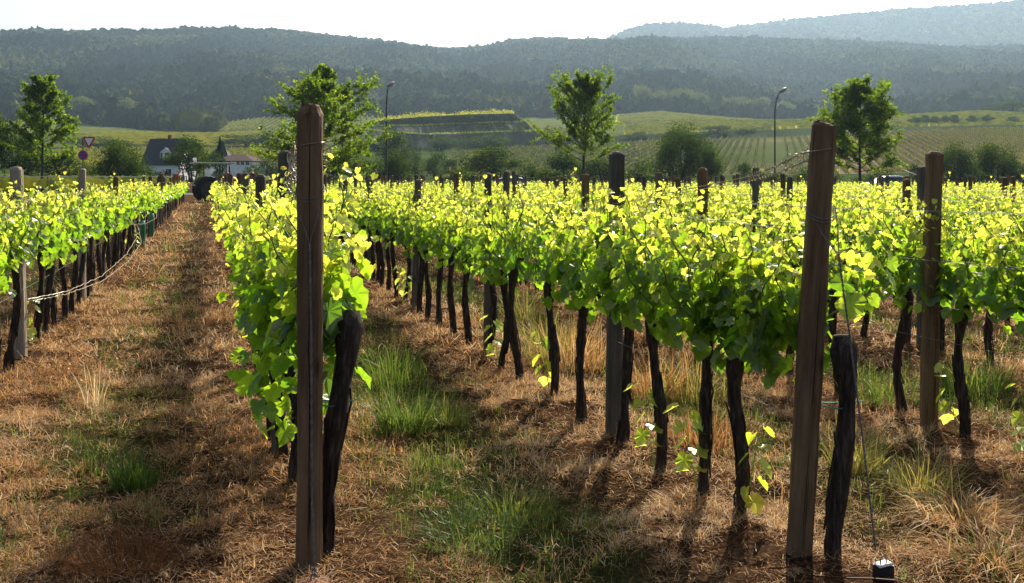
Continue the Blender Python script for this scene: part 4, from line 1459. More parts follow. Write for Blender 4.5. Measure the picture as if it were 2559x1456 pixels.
def crown_cloud(b, seed, w, d, h, z0, nb, nleaf, leaf, top=0.5, stems=3, tr=None, weep=0.0):
    """bush or round tree: overlapping leaf clumps of uneven size on a few stems"""
    rng = np.random.default_rng(seed)
    cs, rs = [], []
    for i in range(nb):
        v = nrm(rng.normal(0, 1, 3))
        r = rng.uniform(0.35, 1.0) ** 0.6
        c = np.array([v[0] * w * 0.42 * r, v[1] * d * 0.42 * r, z0 + h * (0.5 + 0.40 * v[2] * r)])
        zz = (c[2] - z0) / h
        sh = 1 - 0.55 * max(0, zz - 0.55) / 0.45
        c[:2] *= sh
        cs.append(c)
        rs.append(rng.uniform(0.10, 0.24) * min(w, h) * (0.8 + 0.4 * rng.random()))
    cs, rs = np.array(cs), np.array(rs)
    i = rng.choice(nb, nleaf, p=rs ** 2 / (rs ** 2).sum())
    v = nrm(rng.normal(0, 1, (nleaf, 3)))
    P = cs[i] + v * (rs[i] * rng.uniform(0.45, 1.12, nleaf))[:, None] * np.array([1, 1, 0.8])
    if weep:
        P[:, 2] -= weep * rng.random(nleaf) ** 2 * h * 0.5
    P[:, 2] = np.maximum(P[:, 2], 0.05)
    bt = np.clip(rng.normal(0.48, 0.16, nb), 0, 1)
    tint = np.clip(bt[i] + rng.normal(0, 0.14, nleaf), 0, 1)
    quads_cloud(b, P, leaf * rng.uniform(0.6, 1.4, nleaf), tint, rng, 0.2)
    if tr is not None:
        for s in range(stems):
            a = rng.uniform(0, 2 * PI)
            c = cs[int(rng.integers(0, nb))]
            tr.tube([(0.08 * w * math.cos(a), 0.08 * w * math.sin(a), -0.1), tuple(c * np.array([0.35, 0.35, 0.6])), tuple(c)], [0.022 * h, 0.014 * h, 0.006 * h], 6, 0.5, 0, True)


VAR = {}


def bush_var(key, seed, w, h, z0, nb, nleaf, leaf, mt, weep=0.0, stems=4):
    b, tr = MB(), MB()
    crown_cloud(b, seed, w, w, h - z0, z0, nb, nleaf, leaf, 0.5, stems, tr, weep)
    VAR[key] = (b.mesh('crown', mt), tr.mesh('trunk', M['tree_bark'], True))


for i in range(4):
    bush_var('bush%d' % i, 600 + i, 1.0, 1.0, 0.0, 26, 2200, 0.055, M['bush_leaf'])
for i in range(3):
    bush_var('tree%d' % i, 620 + i, 1.0, 1.0, 0.16, 34, 3600, 0.045, M['bush_leaf'], 0.0, 6)
for i in range(3):
    bush_var('pale%d' % i, 660 + i, 1.0, 1.0, 0.02, 30, 2600, 0.055, M['pale_leaf'], 0.0, 4)
for i in range(2):
    bush_var('weep%d' % i, 640 + i, 1.0, 1.0, 0.10, 40, 8000, 0.034, M['bush_leaf'], 0.45, 7)


def plant(name, key, label, cat, xv, ytop, ybase, wv, y, group=None, rot=None, dz=0.0):
    x = wx(xv, y)
    g = float(terr(np.array([x]), np.array([y]))[0])
    h = max(hz(ytop, y) - g, 0.8)
    wd = wv / F * y * 1.15
    t = thing(name, label, cat, (x, y, g - 0.1 + dz), (xv * 0.7) % 6 if rot is None else rot, group)
    use('crown', VAR[key][0], t)
    use('trunk', VAR[key][1], t)
    t.scale = (wd, wd, h)
    return t


GB = 'bushes and trees in the valley beyond the road'
PL = [  # name, variant, label, category, x, top, base, width, distance
    ('tree', 'tree0', 'dark tree at the edge of the picture left of the young street tree', 'tree', -10, 275, 445, 95, 118),
    ('tree', 'tree1', 'dark bushy tree directly behind the young tree near the yield sign', 'tree', 62, 330, 445, 120, 122),
    ('tree', 'bush1', 'broad dark bush behind the young tree near the yield sign', 'bush', 150, 375, 445, 110, 126),
    ('bush', 'bush0', 'olive bush under the no stopping sign', 'bush', 205, 402, 445, 70, 120),
    ('bush', 'bush2', 'low dark bush just right of the no stopping sign', 'bush', 250, 412, 445, 70, 124),
    ('willow_tree', 'weep0', 'feathery olive tree standing right of the yield sign', 'tree', 298, 330, 445, 110, 112),
    ('bush', 'bush1', 'low bush right of the feathery olive tree', 'bush', 352, 405, 445, 70, 118),
    ('tree', 'tree2', 'round dark tree between the two white houses', 'tree', 474, 338, 445, 118, 140),
    ('bush', 'bush3', 'low bush at the foot of the steep roofed house', 'bush', 405, 420, 445, 60, 135),
    ('bush', 'bush0', 'small bush before the long white house', 'bush', 636, 408, 445, 60, 128),
    ('bush', 'bush2', 'dark bush left of the small gabled house', 'bush', 668, 386, 445, 70, 190),
    ('bush', 'bush1', 'bushy growth at the right of the small gabled house', 'bush', 728, 392, 445, 90, 132),
    ('tree', 'tree0', 'dark round bush tree beneath the spiky topped tree', 'tree', 860, 372, 445, 130, 128),
    ('bush', 'bush3', 'dark bush just left of the nearer street lamp', 'bush', 945, 390, 445, 75, 125),
    ('tree', 'tree1', 'pale olive tree behind the left street lamp', 'tree', 985, 326, 420, 90, 230),
    ('tree', 'weep1', 'slender olive tree right of the left street lamp', 'tree', 992, 372, 445, 72, 125),
    ('bush', 'bush0', 'round dark bush at the foot of the terrace wall', 'bush', 1086, 368, 415, 66, 220),
    ('bush', 'bush2', 'small dark bush left of the round dark bush', 'bush', 1040, 372, 412, 50, 226),
    ('bush', 'bush1', 'small dark bush right of the round dark bush', 'bush', 1128, 392, 418, 50, 216),
    ('tree', 'tree2', 'large spreading dark bush tree left of the upswept street tree', 'tree', 1232, 360, 445, 150, 150),
    ('bush', 'bush3', 'low green bush before the large spreading bush tree', 'bush', 1150, 412, 445, 100, 120),
    ('bush', 'bush0', 'low dark bush between the spreading bush and the upswept tree', 'bush', 1330, 402, 445, 70, 140),
    ('bush', 'bush1', 'flat low bush left of the upswept street tree trunk', 'bush', 1375, 418, 445, 80, 118),
    ('tree', 'tree0', 'olive bush tree right behind the upswept street tree', 'tree', 1410, 372, 445, 90, 140),
    ('bush', 'weep0', 'wide olive bush behind the trunk of the upswept tree', 'bush', 1500, 384, 445, 110, 132),
    ('bush', 'bush2', 'dark bush right of the mossy grey post top', 'bush', 1600, 398, 445, 80, 128),
    ('willow_tree', 'weep1', 'large weeping willow like tree alone above the vines', 'tree', 1700, 306, 445, 150, 120),
    ('willow_tree', 'weep0', 'smaller weeping tree attached right of the large weeping tree', 'tree', 1772, 345, 445, 70, 122),
    ('bush', 'bush1', 'grey green bush left of the right street lamp', 'bush', 1858, 402, 440, 46, 150),
    ('bush', 'bush3', 'low bushes under the tendril wires by the right street lamp', 'bush', 1925, 422, 445, 90, 118),
    ('bush', 'bush0', 'dark low bush left of the dense oval tree trunk', 'bush', 2040, 410, 445, 120, 118),
    ('bush', 'bush2', 'dark low bush right of the dense oval tree trunk', 'bush', 2200, 420, 445, 120, 116),
    ('bush', 'bush1', 'small round bush in the striped slope right of the oval tree', 'bush', 2285, 404, 440, 34, 170),
    ('tree', 'weep1', 'bushy olive tree left of a pair at the right edge', 'tree', 2385, 352, 445, 95, 118),
    ('tree', 'weep0', 'bushy olive tree right of a pair at the right edge', 'tree', 2482, 340, 445, 105, 120),
    ('bush', 'bush0', 'low bush between the pair of bushy olive trees', 'bush', 2425, 405, 445, 80, 116),
    ('bush', 'bush3', 'bush cut by the right edge of the picture', 'bush', 2560, 395, 445, 90, 118),
    ('bush', 'bush0', 'bushes along the field edge above the slope left of the weeping tree', 'bush', 1590, 328, 352, 70, 432),
    ('bush', 'bush2', 'dark thicket on the field edge right above the weeping tree', 'bush', 1700, 322, 346, 90, 434),
    ('bush', 'bush1', 'dark thicket on the field edge left of the right street lamp', 'bush', 1790, 312, 342, 90, 436),
    ('bush', 'bush3', 'dark thicket on the field edge just behind the right street lamp', 'bush', 1862, 318, 338, 60, 438),
    ('bush', 'bush2', 'dark thicket hugging the right end of the terrace wall', 'bush', 1300, 304, 362, 46, 420),
    ('bush', 'bush0', 'dark scrub against the terrace wall near its left end', 'bush', 985, 326, 364, 60, 408),
    ('bush', 'bush3', 'dark scrub against the terrace wall below its middle', 'bush', 1105, 336, 368, 70, 405),
    ('bush', 'bush1', 'dark shrub on the upper edge of the terrace wall', 'bush', 1178, 281, 318, 22, 430),
    ('bush', 'bush2', 'dark scrub against the terrace wall near its right end', 'bush', 1238, 326, 364, 80, 406),
    ('bush', 'bush1', 'dark thicket below the end of the terrace wall', 'bush', 1345, 325, 365, 110, 425),
    ('bush', 'bush0', 'long dark thicket behind the upswept street tree', 'bush', 1455, 330, 365, 130, 428),
    ('bush', 'bush2', 'dark thicket below the terrace wall middle', 'bush', 1200, 335, 372, 120, 400),
    ('bush', 'bush0', 'dark bush below the left end of the terrace wall', 'bush', 905, 345, 375, 70, 420),
    ('bush', 'bush3', 'dark hedge on the bank above the long white house', 'bush', 610, 330, 362, 130, 440),
    ('bush', 'bush2', 'dark hedge on the bank left of the spiky topped tree', 'bush', 690, 322, 362, 90, 440),
    ('bush', 'bush1', 'dark hedge on the bank above the steep roofed house', 'bush', 430, 343, 366, 150, 440),
    ('bush', 'bush0', 'dark hedge on the bank behind the yield sign', 'bush', 235, 340, 368, 150, 440),
    ('bush', 'bush1', 'tall rounded thicket on the right hilltop field', 'bush', 2525, 252, 292, 110, 610),
    ('bush', 'bush2', 'smaller rounded thicket left of the hilltop thicket', 'bush', 2470, 262, 290, 40, 608),
    ('bush', 'bush3', 'lone shrub at the edge of the hilltop field', 'bush', 2530, 288, 316, 34, 470),
]
for p in PL:
    plant(p[0], p[1], p[2], p[3], p[4], p[5], p[6], p[7], p[8], GB)
for i, (xv, yt) in enumerate([(2287, 290), (2312, 286), (2338, 288), (2362, 287), (2388, 285), (2428, 286), (2470, 284)]):
    plant('orchard_tree', 'tree%d' % (i % 3), 'small grey green tree in the row across the upper right field, %s from the left' % ORD[i], 'tree', xv, yt, 320, 30, 462 + (i % 2) * 3, 'row of small trees on the upper field')
# paler trees at the foot of the forest
HL = [(215, 232, 320, 70, 840), (262, 262, 322, 55, 836), (318, 240, 322, 62, 838), (352, 275, 325, 50, 832), (180, 282, 322, 60, 826), (410, 290, 330, 46, 824), (560, 285, 330, 60, 826), (600, 292, 328, 46, 824),
      (880, 250, 300, 90, 845), (925, 236, 300, 80, 846), (1005, 262, 300, 60, 838), (1110, 262, 300, 34, 842), (1330, 268, 305, 60, 836), (1600, 210, 290, 60, 840), (1650, 222, 288, 60, 838), (1700, 214, 290, 64, 842), (1745, 228, 296, 60, 842),
      (1800, 236, 302, 56, 840), (1850, 232, 306, 60, 842), (1905, 240, 308, 60, 840), (1960, 248, 308, 56, 838), (2020, 252, 308, 60, 838), (2075, 262, 308, 46, 834)]
for i, h_ in enumerate(HL):
    side = 'left hillside behind the yield sign' if h_[0] < 480 else ('hill foot behind the houses' if h_[0] < 700 else ('hill foot above the terrace wall' if h_[0] < 1400 else 'spur foot above the right hand fields'))
    plant('hillside_tree', 'pale%d' % (i % 3), 'hazy pale green tree at the %s' % side, 'tree', h_[0], h_[1], h_[2], h_[3], h_[4], 'hazy pale trees along the %s' % side)

# dark conifer by the long house
rng = np.random.default_rng(9)
yc = 165.0
t = thing('conifer_tree', 'dark pointed conifer left of the long white house', 'tree', (wx(550, yc), yc, gz(wx(550, yc), yc)))
b, tr = MB(), MB()
H = hz(342, yc) - gz(wx(550, yc), yc)
k = 3000
zf = rng.random(k) ** 1.3
rr = (1 - zf) * 1.75 * np.sqrt(rng.uniform(0.25, 1, k)) * (0.85 + 0.3 * np.sin(zf * 40))
a_ = rng.uniform(0, 2 * PI, k)
quads_cloud(b, np.stack([rr * np.cos(a_), rr * np.sin(a_), 0.3 + zf * (H - 0.3) - 0.15 * rr], 1), rng.uniform(0.14, 0.32, k), np.clip(rng.normal(0.12, 0.1, k), 0, 1), rng)
tr.tube([(0, 0, -0.1), (0, 0, H * 0.9)], [0.16, 0.03], 6)
b.build('crown', M['bush_leaf'], t)
tr.build('trunk', M['tree_bark'], t)

# ------------------------------------------------------------------ terrace wall
yt_ = 432.0
t = thing('terrace_wall', 'long dark stone terrace wall on the hillside with a bright grassy top', 'retaining wall', (0, 0, 0))
b, gtop, pil = MB(), MB(), MB()
xs = np.linspace(905, 1285, 60)
top = np.interp(xs, [905, 960, 1060, 1180, 1285], [312, 299, 291, 285, 283])
bot = np.interp(xs, [905, 960, 1040, 1160, 1285], [330, 352, 366, 364, 358])
rngw = np.random.default_rng(4)
Vf = []
for r_, (f, yo) in enumerate(((0.0, -24), (0.40, -14), (0.44, -10), (0.70, -4.5), (0.74, -2), (1.0, 1.0))):
    yy = yt_ + yo
    z = [hz(bo * (1 - f) + to * f, yy) for to, bo in zip(top, bot)]
    xr_ = 905 + (xs - 905) * (1 + 0.22 * (1 - f) ** 0.8)
    Vf.append(np.stack([wx(xr_, yy), np.full(60, yy) + rngw.normal(0, 0.3, 60), np.array(z) - (3 if r_ == 0 else 0)], 1))
Vb = Vf[-1] + np.array([0, 14, 0])
Vbb = Vb - np.array([0, 0, 20])
rows_ = Vf + [Vb, Vbb]
V = np.concatenate(rows_)
q = [(r_ * 60 + i, r_ * 60 + i + 1, (r_ + 1) * 60 + i + 1, (r_ + 1) * 60 + i) for r_ in range(len(rows_) - 1) for i in range(59)]
b.add(V, q)
m_ = len(rows_)
b.add(np.array([rr_[-1] for rr_ in rows_]), [tuple(range(m_))])
b.add(np.array([rr_[0] for rr_ in rows_]), [tuple(range(m_))[::-1]])
b.build('wall', M['stone_wall'], t)
k = 5200
i = rngw.integers(0, 59, k)
u = rngw.random(k)
P = Vf[-1][i] * (1 - u[:, None]) + Vf[-1][i + 1] * u[:, None]
P = P + np.stack([0 * u, rngw.uniform(-0.5, 13, k), np.abs(rngw.normal(0.3, 0.45, k)) * (0.4 + 2.2 * fbm(P[:, 0] / 7, P[:, 1] / 7, 66, 3))], 1)
quads_cloud(gtop, P, rngw.uniform(0.4, 0.9, k), np.clip(rngw.normal(0.75, 0.15, k), 0, 1), rngw)
for r0 in (1, 3):
    k = 1500
    i = rngw.integers(0, 59, k)
    u, f = rngw.random(k), rngw.random(k)
    A = np.array(Vf)
    P = (A[r0, i] * (1 - u[:, None]) + A[r0, i + 1] * u[:, None]) * (1 - f[:, None]) + A[r0 + 1, i] * f[:, None]
    quads_cloud(gtop, P + np.array([0, 0, 0.3]), rngw.uniform(0.4, 0.9, k), np.clip(rngw.normal(0.45, 0.2, k), 0, 1), rngw)
iv = MB()
k = 9000
i = rngw.integers(0, 59, k)
u = rngw.random(k)
f = rngw.random(k)
r0 = rngw.integers(0, 5, k)
A = np.array(Vf)
P = (A[r0, i] * (1 - u[:, None]) + A[r0, i + 1] * u[:, None]) * (1 - f[:, None]) + A[r0 + 1, i] * f[:, None]
keep = fbm(P[:, 0] / 9, P[:, 2] / 3, 55, 2) > 0.45
P = P[keep] + np.array([0, -0.35, 0])
quads_cloud(iv, P, rngw.uniform(0.5, 1.1, len(P)), np.clip(rngw.normal(0.12, 0.14, len(P)), 0, 1), rngw)
iv.build('ivy', M['pale_leaf'], t)
gtop.build('top_growth', M['field_leaf'], t)

# ------------------------------------------------------------------ vineyard rows on the far slopes (stuff)
def vine_field(name, label, xv0, xv1, y0, y1, dirv, spacing, h, wd, tint, seed, step=1.6, posts=True, mask=None):
    rng = np.random.default_rng(seed)
    b = MB()
    d = np.array(dirv, float) / math.hypot(*dirv)
    nv = np.array([d[1], -d[0]])
    corners = np.array([(wx(xv, y), y) for xv in (xv0, xv1) for y in (y0, y1)])
    a0, a1 = (corners @ d).min(), (corners @ d).max()
    c0, c1 = (corners @ nv).min(), (corners @ nv).max()
    ss = np.arange(a0, a1, step)
    for c in np.arange(c0, c1, spacing):
        px, py = d[0] * ss + nv[0] * c, d[1] * ss + nv[1] * c
        xv = 1280 + F * px / py
        ok = (py > y0) & (py < y1) & (xv > xv0) & (xv < xv1)
        if mask is not None:
            ok &= mask(xv, py)
        idx = np.where(ok)[0]
        if len(idx) < 3:
            continue
        for seg in np.split(idx, np.where(np.diff(idx) > 1)[0] + 1):
            if len(seg) < 3:
                continue
            x_, y_ = px[seg], py[seg]
            k = len(seg)
            z = terr(x_, y_)
            hh = h * rng.uniform(0.7, 1.2, k) * np.where(rng.random(k) < 0.06, 0.4, 1)
            ww = wd * rng.uniform(0.6, 1.4, k)
            V = []
            for (o_, zz) in ((-0.5, 0.25), (-0.45, 0.8), (0.0, 1.0), (0.45, 0.8), (0.5, 0.25)):
                V.append(np.stack([x_ + nv[0] * ww * o_ + rng.normal(0, 0.08, k), y_ + nv[1] * ww * o_, z + hh * zz], 1))
            V = np.stack(V, 1).reshape(-1, 3)
            i = np.arange(k - 1)[:, None] * 5
            j = np.arange(4)[None, :]
            q = np.stack([i + j, i + j + 1, i + 6 + j, i + 5 + j], -1).reshape(-1, 4)
            tt = np.clip(np.repeat(rng.normal(tint, 0.16, k), 5), 0, 1)
            b.add(V, q, tt)
            if posts:
                for e in list(range(0, k, 4)) + [-1]:
                    x0_, y0_, z0_ = x_[e], y_[e], z[e]
                    b.tube([(x0_, y0_, z0_ - 0.2), (x0_, y0_, z0_ + h * 1.35)], 0.075, 4, 0.5, 1, False)
    o = b.build(name, [M['field_leaf'], M['post_pale']])
    return tag(o, label, 'vineyard', None, 'stuff')


vine_field('vine_slope', 'green striped vine rows running down the slope right of the weeping tree', 1590, 1925, 246, 418, (0.26, 1), 2.5, 1.6, 0.5, 0.80, 1, 1.6)
vine_field('vine_slope', 'tan vineyard slope with pale post lines at the far right', 1955, 2750, 246, 418, (0.26, 1), 2.7, 1.3, 0.32, 1.0, 14, 0.9)
vine_field('vine_slope', 'brownish vine rows on the slope left of the weeping tree', 1130, 1590, 236, 418, (0.26, 1), 2.6, 1.2, 0.4, 0.62, 2, 1.6)
vine_field('vine_slope', 'fine diagonal vine rows across the upper field at the right', 1560, 2760, 448, 606, (-0.75, 1), 3.0, 1.4, 0.8, 0.72, 3, 2.0, False)
vine_field('vine_slope', 'pale smooth vine field high below the spur', 1540, 1880, 640, 800, (1, 0.25), 2.6, 1.2, 1.2, 0.78, 4, 2.5, False)
vine_field('vine_slope', 'diagonal vine rows behind the yield sign', 130, 420, 250, 425, (-0.63, 1), 3.0, 1.5, 0.55, 0.85, 5, 1.6)
vine_field('vine_slope', 'diagonal vine rows above the long white house', 420, 860, 270, 425, (-0.63, 1), 3.0, 1.5, 0.55, 0.82, 6, 1.6)
vine_field('vine_slope', 'bright yellow green vine terrace across the left hillside', 190, 720, 450, 604, (1, 0.12), 3.0, 1.5, 0.9, 0.85, 7, 2.0, False)
vine_field('vine_slope', 'light striped vine patch high behind the spiky topped tree', 545, 720, 640, 810, (-0.15, 1), 4.2, 1.8, 1.0, 0.75, 8, 2.5, False)
vine_field('vine_slope', 'light striped vine patch above the left end of the terrace wall', 720, 1010, 500, 800, (-0.15, 1), 4.2, 1.8, 1.0, 0.75, 9, 2.5, False)
vine_field('vine_slope', 'reddish striped vine patch beside the terrace wall end', 1300, 1420, 450, 600, (-0.05, 1), 4.6, 1.6, 0.9, 0.75, 10, 2.0, False)
vine_field('vine_slope', 'flat vine rows beyond the road at the left', -160, 460, 93, 150, (1, 0.04), 2.4, 1.35, 0.7, 0.7, 12, 0.5, False)

# posts and rails of the vineyard across the road
rng = np.random.default_rng(15)
for i in range(2):
    y = 92.0 + i * 0.0 + i * 14
    t = thing('rail_fence', ['nearer pale rail on thin posts along the vineyard across the road', 'farther pale rail on thin posts across the road'][i], 'fence', (0, y, 0))
    b = MB()
    xs_ = np.arange(wx(-140, y), wx(480, y), 1.6)
    b.tube(np.stack([xs_, 0 * xs_, 1.46 + 0.02 * np.sin(xs_) + 0 * xs_], 1), 0.03, 5, 0.5, 0, False)
    b.tube(np.stack([xs_, 0 * xs_, 1.18 + 0 * xs_], 1), 0.02, 5, 0.5, 0, False)
    b.build('rail', M['pale_bar'], t)
    for x in xs_[::2]:
        p_ = MB()
        p_.tube([(x, 0.05, -0.1), (x, 0.05, 1.55)], 0.05, 6)
        p_.build('post', M['post_grey'], t)

# ------------------------------------------------------------------ houses
def house(label, xv, ybase, yd, w_, d_, hw, hr, rot, roof, wins, hip=False, dormer=None, chimney=False, cat='house', g0=None):
    x = wx(xv, yd)
    g = g0 if g0 is not None else float(terr(np.array([x]), np.array([yd]))[0])
    t = thing('house', label, cat, (x, yd, g - 0.1), rot)
    b = MB()
    b.box(-w_ / 2, w_ / 2, -d_ / 2, d_ / 2, 0, hw)
    if not hip:
        for sx in (-1, 1):
            xx = sx * w_ / 2
            b.add([(xx, -d_ / 2, hw), (xx, d_ / 2, hw), (xx, 0, hw + hr), (xx - sx * 0.05, -d_ / 2, hw), (xx - sx * 0.05, d_ / 2, hw), (xx - sx * 0.05, 0, hw + hr)], [(0, 1, 2), (3, 5, 4)])
    b.build('wall', M['white_plaster'], t)
    b = MB()
    o = 0.35
    ix = (d_ / 2 if hip else -o)
    e = 0.14
    for dz in (0, e):
        pass
    V = [(-w_ / 2 - o, -d_ / 2 - o, hw - 0.12), (w_ / 2 + o, -d_ / 2 - o, hw - 0.12), (w_ / 2 + o, d_ / 2 + o, hw - 0.12), (-w_ / 2 - o, d_ / 2 + o, hw - 0.12), (-w_ / 2 + ix, 0, hw + hr + 0.06), (w_ / 2 - ix, 0, hw + hr + 0.06)]
    V2 = [(a, b2, c + e) for a, b2, c in V]
    b.add(V + V2, [(6, 7, 11, 10), (8, 9, 10, 11), (7, 8, 11), (9, 6, 10), (0, 1, 7, 6), (1, 2, 8, 7), (2, 3, 9, 8), (3, 0, 6, 9), (0, 4, 5, 1), (2, 5, 4, 3)] if hip else
          [(6, 7, 11, 10), (8, 9, 10, 11), (0, 1, 7, 6), (2, 3, 9, 8), (0, 4, 5, 1), (2, 5, 4, 3), (0, 6, 10, 4), (3, 4, 10, 9), (1, 5, 11, 7), (2, 8, 11, 5)])
    rf = b.build('roof', roof, t)
    if chimney:
        c = MB()
        c.box(-0.3, 0.3, -0.3, 0.3, hw + hr * 0.5, hw + hr + 0.9)
        c.build('chimney', M['rust'], rf)
    for (wx0, wz0, ww, wh) in wins:
        f = MB()
        f.box(wx0 - ww / 2 - 0.07, wx0 + ww / 2 + 0.07, -d_ / 2 - 0.06, -d_ / 2 + 0.02, wz0 - 0.07, wz0 + wh + 0.07)
        fo = f.build('window', M['sign_white'], t)
        p_ = MB()
        for s in (-1, 1):
            p_.box(wx0 + s * ww / 4 - ww / 4 + 0.03, wx0 + s * ww / 4 + ww / 4 - 0.03, -d_ / 2 - 0.075, -d_ / 2 - 0.05, wz0, wz0 + wh)
        p_.build('pane', M['glass'], fo)
    if dormer:
        dx, dz, dw, dh, dy = dormer
        b = MB()
        b.box(dx - dw / 2, dx + dw / 2, dy, dy + 2.6, dz, dz + dh)
        b.add([(dx - dw / 2, dy, dz + dh), (dx + dw / 2, dy, dz + dh), (dx, dy, dz + dh + 0.8)], [(0, 1, 2)])
        do = b.build('dormer', M['white_plaster'], t)
        b = MB()
        b.add([(dx - dw / 2 - 0.15, dy - 0.15, dz + dh - 0.08), (dx, dy - 0.15, dz + dh + 0.9), (dx + dw / 2 + 0.15, dy - 0.15, dz + dh - 0.08), (dx - dw / 2 - 0.15, dy + 2.6, dz + dh - 0.08), (dx, dy + 2.6, dz + dh + 0.9), (dx + dw / 2 + 0.15, dy + 2.6, dz + dh - 0.08)], [(0, 1, 4, 3), (1, 2, 5, 4)])
        b.build('dormer_roof', roof, do)
        for s in (-0.3, 0.15, 0.38):
            b = MB()
            b.box(dx + s * dw - 0.13 * dw, dx + s * dw + 0.06 * dw, dy - 0.04, dy + 0.02, dz + 0.35, dz + dh - 0.15)
            b.build('dormer_pane', M['glass'], do)
    return t


D1 = 200.0
house('white house with a steep dark roof and a white dormer', 425, 415, D1, 7.6, 8, hz(408, D1) - 1.0, hz(345, D1) - hz(408, D1), R(-6), M['roof_slate'], [(-2.4, 1.0, 1.2, 1.2), (1.5, 1.0, 1.4, 1.2)], False, (0.5, hz(398, D1) - 1.0, 2.0, 1.7, -3.3), True)
D2 = 210.0
house('long white house with a low brown hipped roof and two storeys of windows', 598, 430, D2, 9.6, 7, hz(401, D2) - 1.0, hz(386, D2) - hz(401, D2), R(-12), M['roof_brown'],
      [(-3.8, hz(411, D2) - 1, 1.2, 0.9), (-2.5, hz(411, D2) - 1, 1.0, 0.9), (-0.8, hz(411, D2) - 1, 1.5, 0.9), (1.6, hz(411, D2) - 1, 0.7, 0.9), (2.6, hz(411, D2) - 1, 0.7, 0.9), (3.7, hz(411, D2) - 1, 0.8, 0.9), (-3.0, 0.9, 2.0, 0.8), (-0.6, 0.9, 0.8, 0.8)], True)
D3 = 212.0
house('steep slate roofed house block joined to the left of the long white house', 553, 430, D3 + 5, 5.0, 6, hz(404, D3) - 1.0, hz(352, D3) - hz(404, D3), R(0), M['roof_slate'], [(0.4, 1.2, 1.2, 1.0)], True)
house('small white gabled house right of the long white house', 682, 436, 205.0, 5.0, 4.2, hz(422, 205) - 1.0, hz(408, 205) - hz(422, 205), R(70), M['roof_brown'], [(-0.6, 0.7, 0.7, 0.6), (0.6, 0.7, 0.7, 0.6)])
for (xv, yv, yd, wv, lab, rt) in ((1396, 262, 845.0, 15, 'tiny hazy white gabled house on the hillside, lower of a pair', 90), (1415, 256, 850.0, 13, 'tiny hazy white gabled house on the hillside, upper of a pair', 90), (430, 241, 1010.0, 22, 'lone pale house hidden in the wooded left hill', 0), (1548, 268, 840.0, 17, 'tiny hazy white house just right of the upswept tree', 0), (1372, 274, 835.0, 16, 'tiny hazy white house left below the gabled pair', 20)):
    ww = wv / F * yd
    zb = hz(yv + 7, yd)
    house(lab, xv, 0, yd, ww if rt != 90 else ww * 1.2, ww * 0.8 if rt != 90 else ww, ww * 0.5, ww * 0.5, R(rt), M['roof_slate'] if rt == 90 else M['roof_brown'], [(-ww * 0.2, ww * 0.15, ww * 0.16, ww * 0.16), (ww * 0.2, ww * 0.15, ww * 0.16, ww * 0.16)], False, None, False, 'house', zb)

# ------------------------------------------------------------------ street lamps and signs
def street_lamp(label, xv, y, ytop, reach, hv):
    x = wx(xv, y)
    H = hz(ytop, y)
    t = thing('street_lamp', label, 'street lamp', (x, y, 0), 0, 'curved street lamps along the road')
    b = MB()
    s = np.linspace(0, 1, 12)
    a_ = s * PI * 0.42
    pts = [(0, 0, -0.2), (0, 0, 1.2), (0, 0, 1.25), (0, 0, H - hv)] + [(reach * (1 - math.cos(q)) / (1 - math.cos(PI * 0.42)), 0, H - hv + hv * math.sin(q) / math.sin(PI * 0.42)) for q in a_[1:]]
    rr = [0.085, 0.085, 0.065, 0.058] + list(np.linspace(0.055, 0.035, 11))
    b.tube(pts, rr, 8)
    b.build('pole', M['black_metal'], t, True)
    hd = MB()
    k = 9
    u = np.linspace(0, 1, k)
    ang = R(28)
    hx, hzz = reach + u * 0.62 * math.cos(ang) - 0.1, H + u * 0.62 * math.sin(ang) - 0.04
    hd.tube(np.stack([hx, 0 * u, hzz], 1), 0.16 * np.sqrt(np.clip(np.sin(PI * (0.08 + 0.86 * u)), 0, 1)), 10)
    hd.build('lamp_head', M['grey_paint'], t, True)
    gl = MB()
    gl.tube(np.stack([hx[3:8] + 0.03, 0 * u[3:8], hzz[3:8] - 0.07], 1), 0.11 * np.sqrt(np.sin(PI * np.linspace(0.12, 0.88, 5))), 8)
    gl.build('lamp_cover', M['lamp_glass'], t, True)


street_lamp('black street lamp with a short bent neck right of the upright end post', 966, 76.0, 214, 0.16, 2.0)
street_lamp('black street lamp with a wide curved neck left of the leaning end post', 1937, 77.0, 228, 0.46, 1.9)

ys_ = 64.0
t = thing('road_sign', 'road sign pole with a yield triangle above a round no stopping sign', 'road sign', (wx(207, ys_), ys_, gz(wx(207, ys_), ys_)), 0)
b = MB()
b.tube([(0, 0.04, -0.2), (0, 0.04, hz(343, ys_))], 0.03, 8)
b.build('pole', M['black_metal'], t)


def rounded_tri(b, cx, cz, s, y0, y1, rc_=0.05):
    pts = []
    for (vx, vz) in ((-0.5, 0.29), (0.0, -0.577), (0.5, 0.29)):
        vx, vz = vx * s, vz * s
        L = math.hypot(vx, vz)
        bx, bz = vx * (1 - 2 * rc_ / L), vz * (1 - 2 * rc_ / L)
        a0 = math.atan2(vz, vx)
        for da in (-1.0, -0.5, 0, 0.5, 1.0):
            pts.append((cx + bx + rc_ * math.cos(a0 + da), cz + bz + rc_ * math.sin(a0 + da)))
    n = len(pts)
    b.add([(p[0], y0, p[1]) for p in pts] + [(p[0], y1, p[1]) for p in pts], [tuple(range(n)), tuple(range(2 * n - 1, n - 1, -1))] and [(i, (i + 1) % n, n + (i + 1) % n, n + i) for i in range(n)])
    b.f.append(np.array([list(range(n))]) + (b.n - 2 * n)); b.m.append(np.zeros(1, dtype=np.int32))
    b.f.append(np.array([list(range(n))[::-1]]) + (b.n - n)); b.m.append(np.zeros(1, dtype=np.int32))


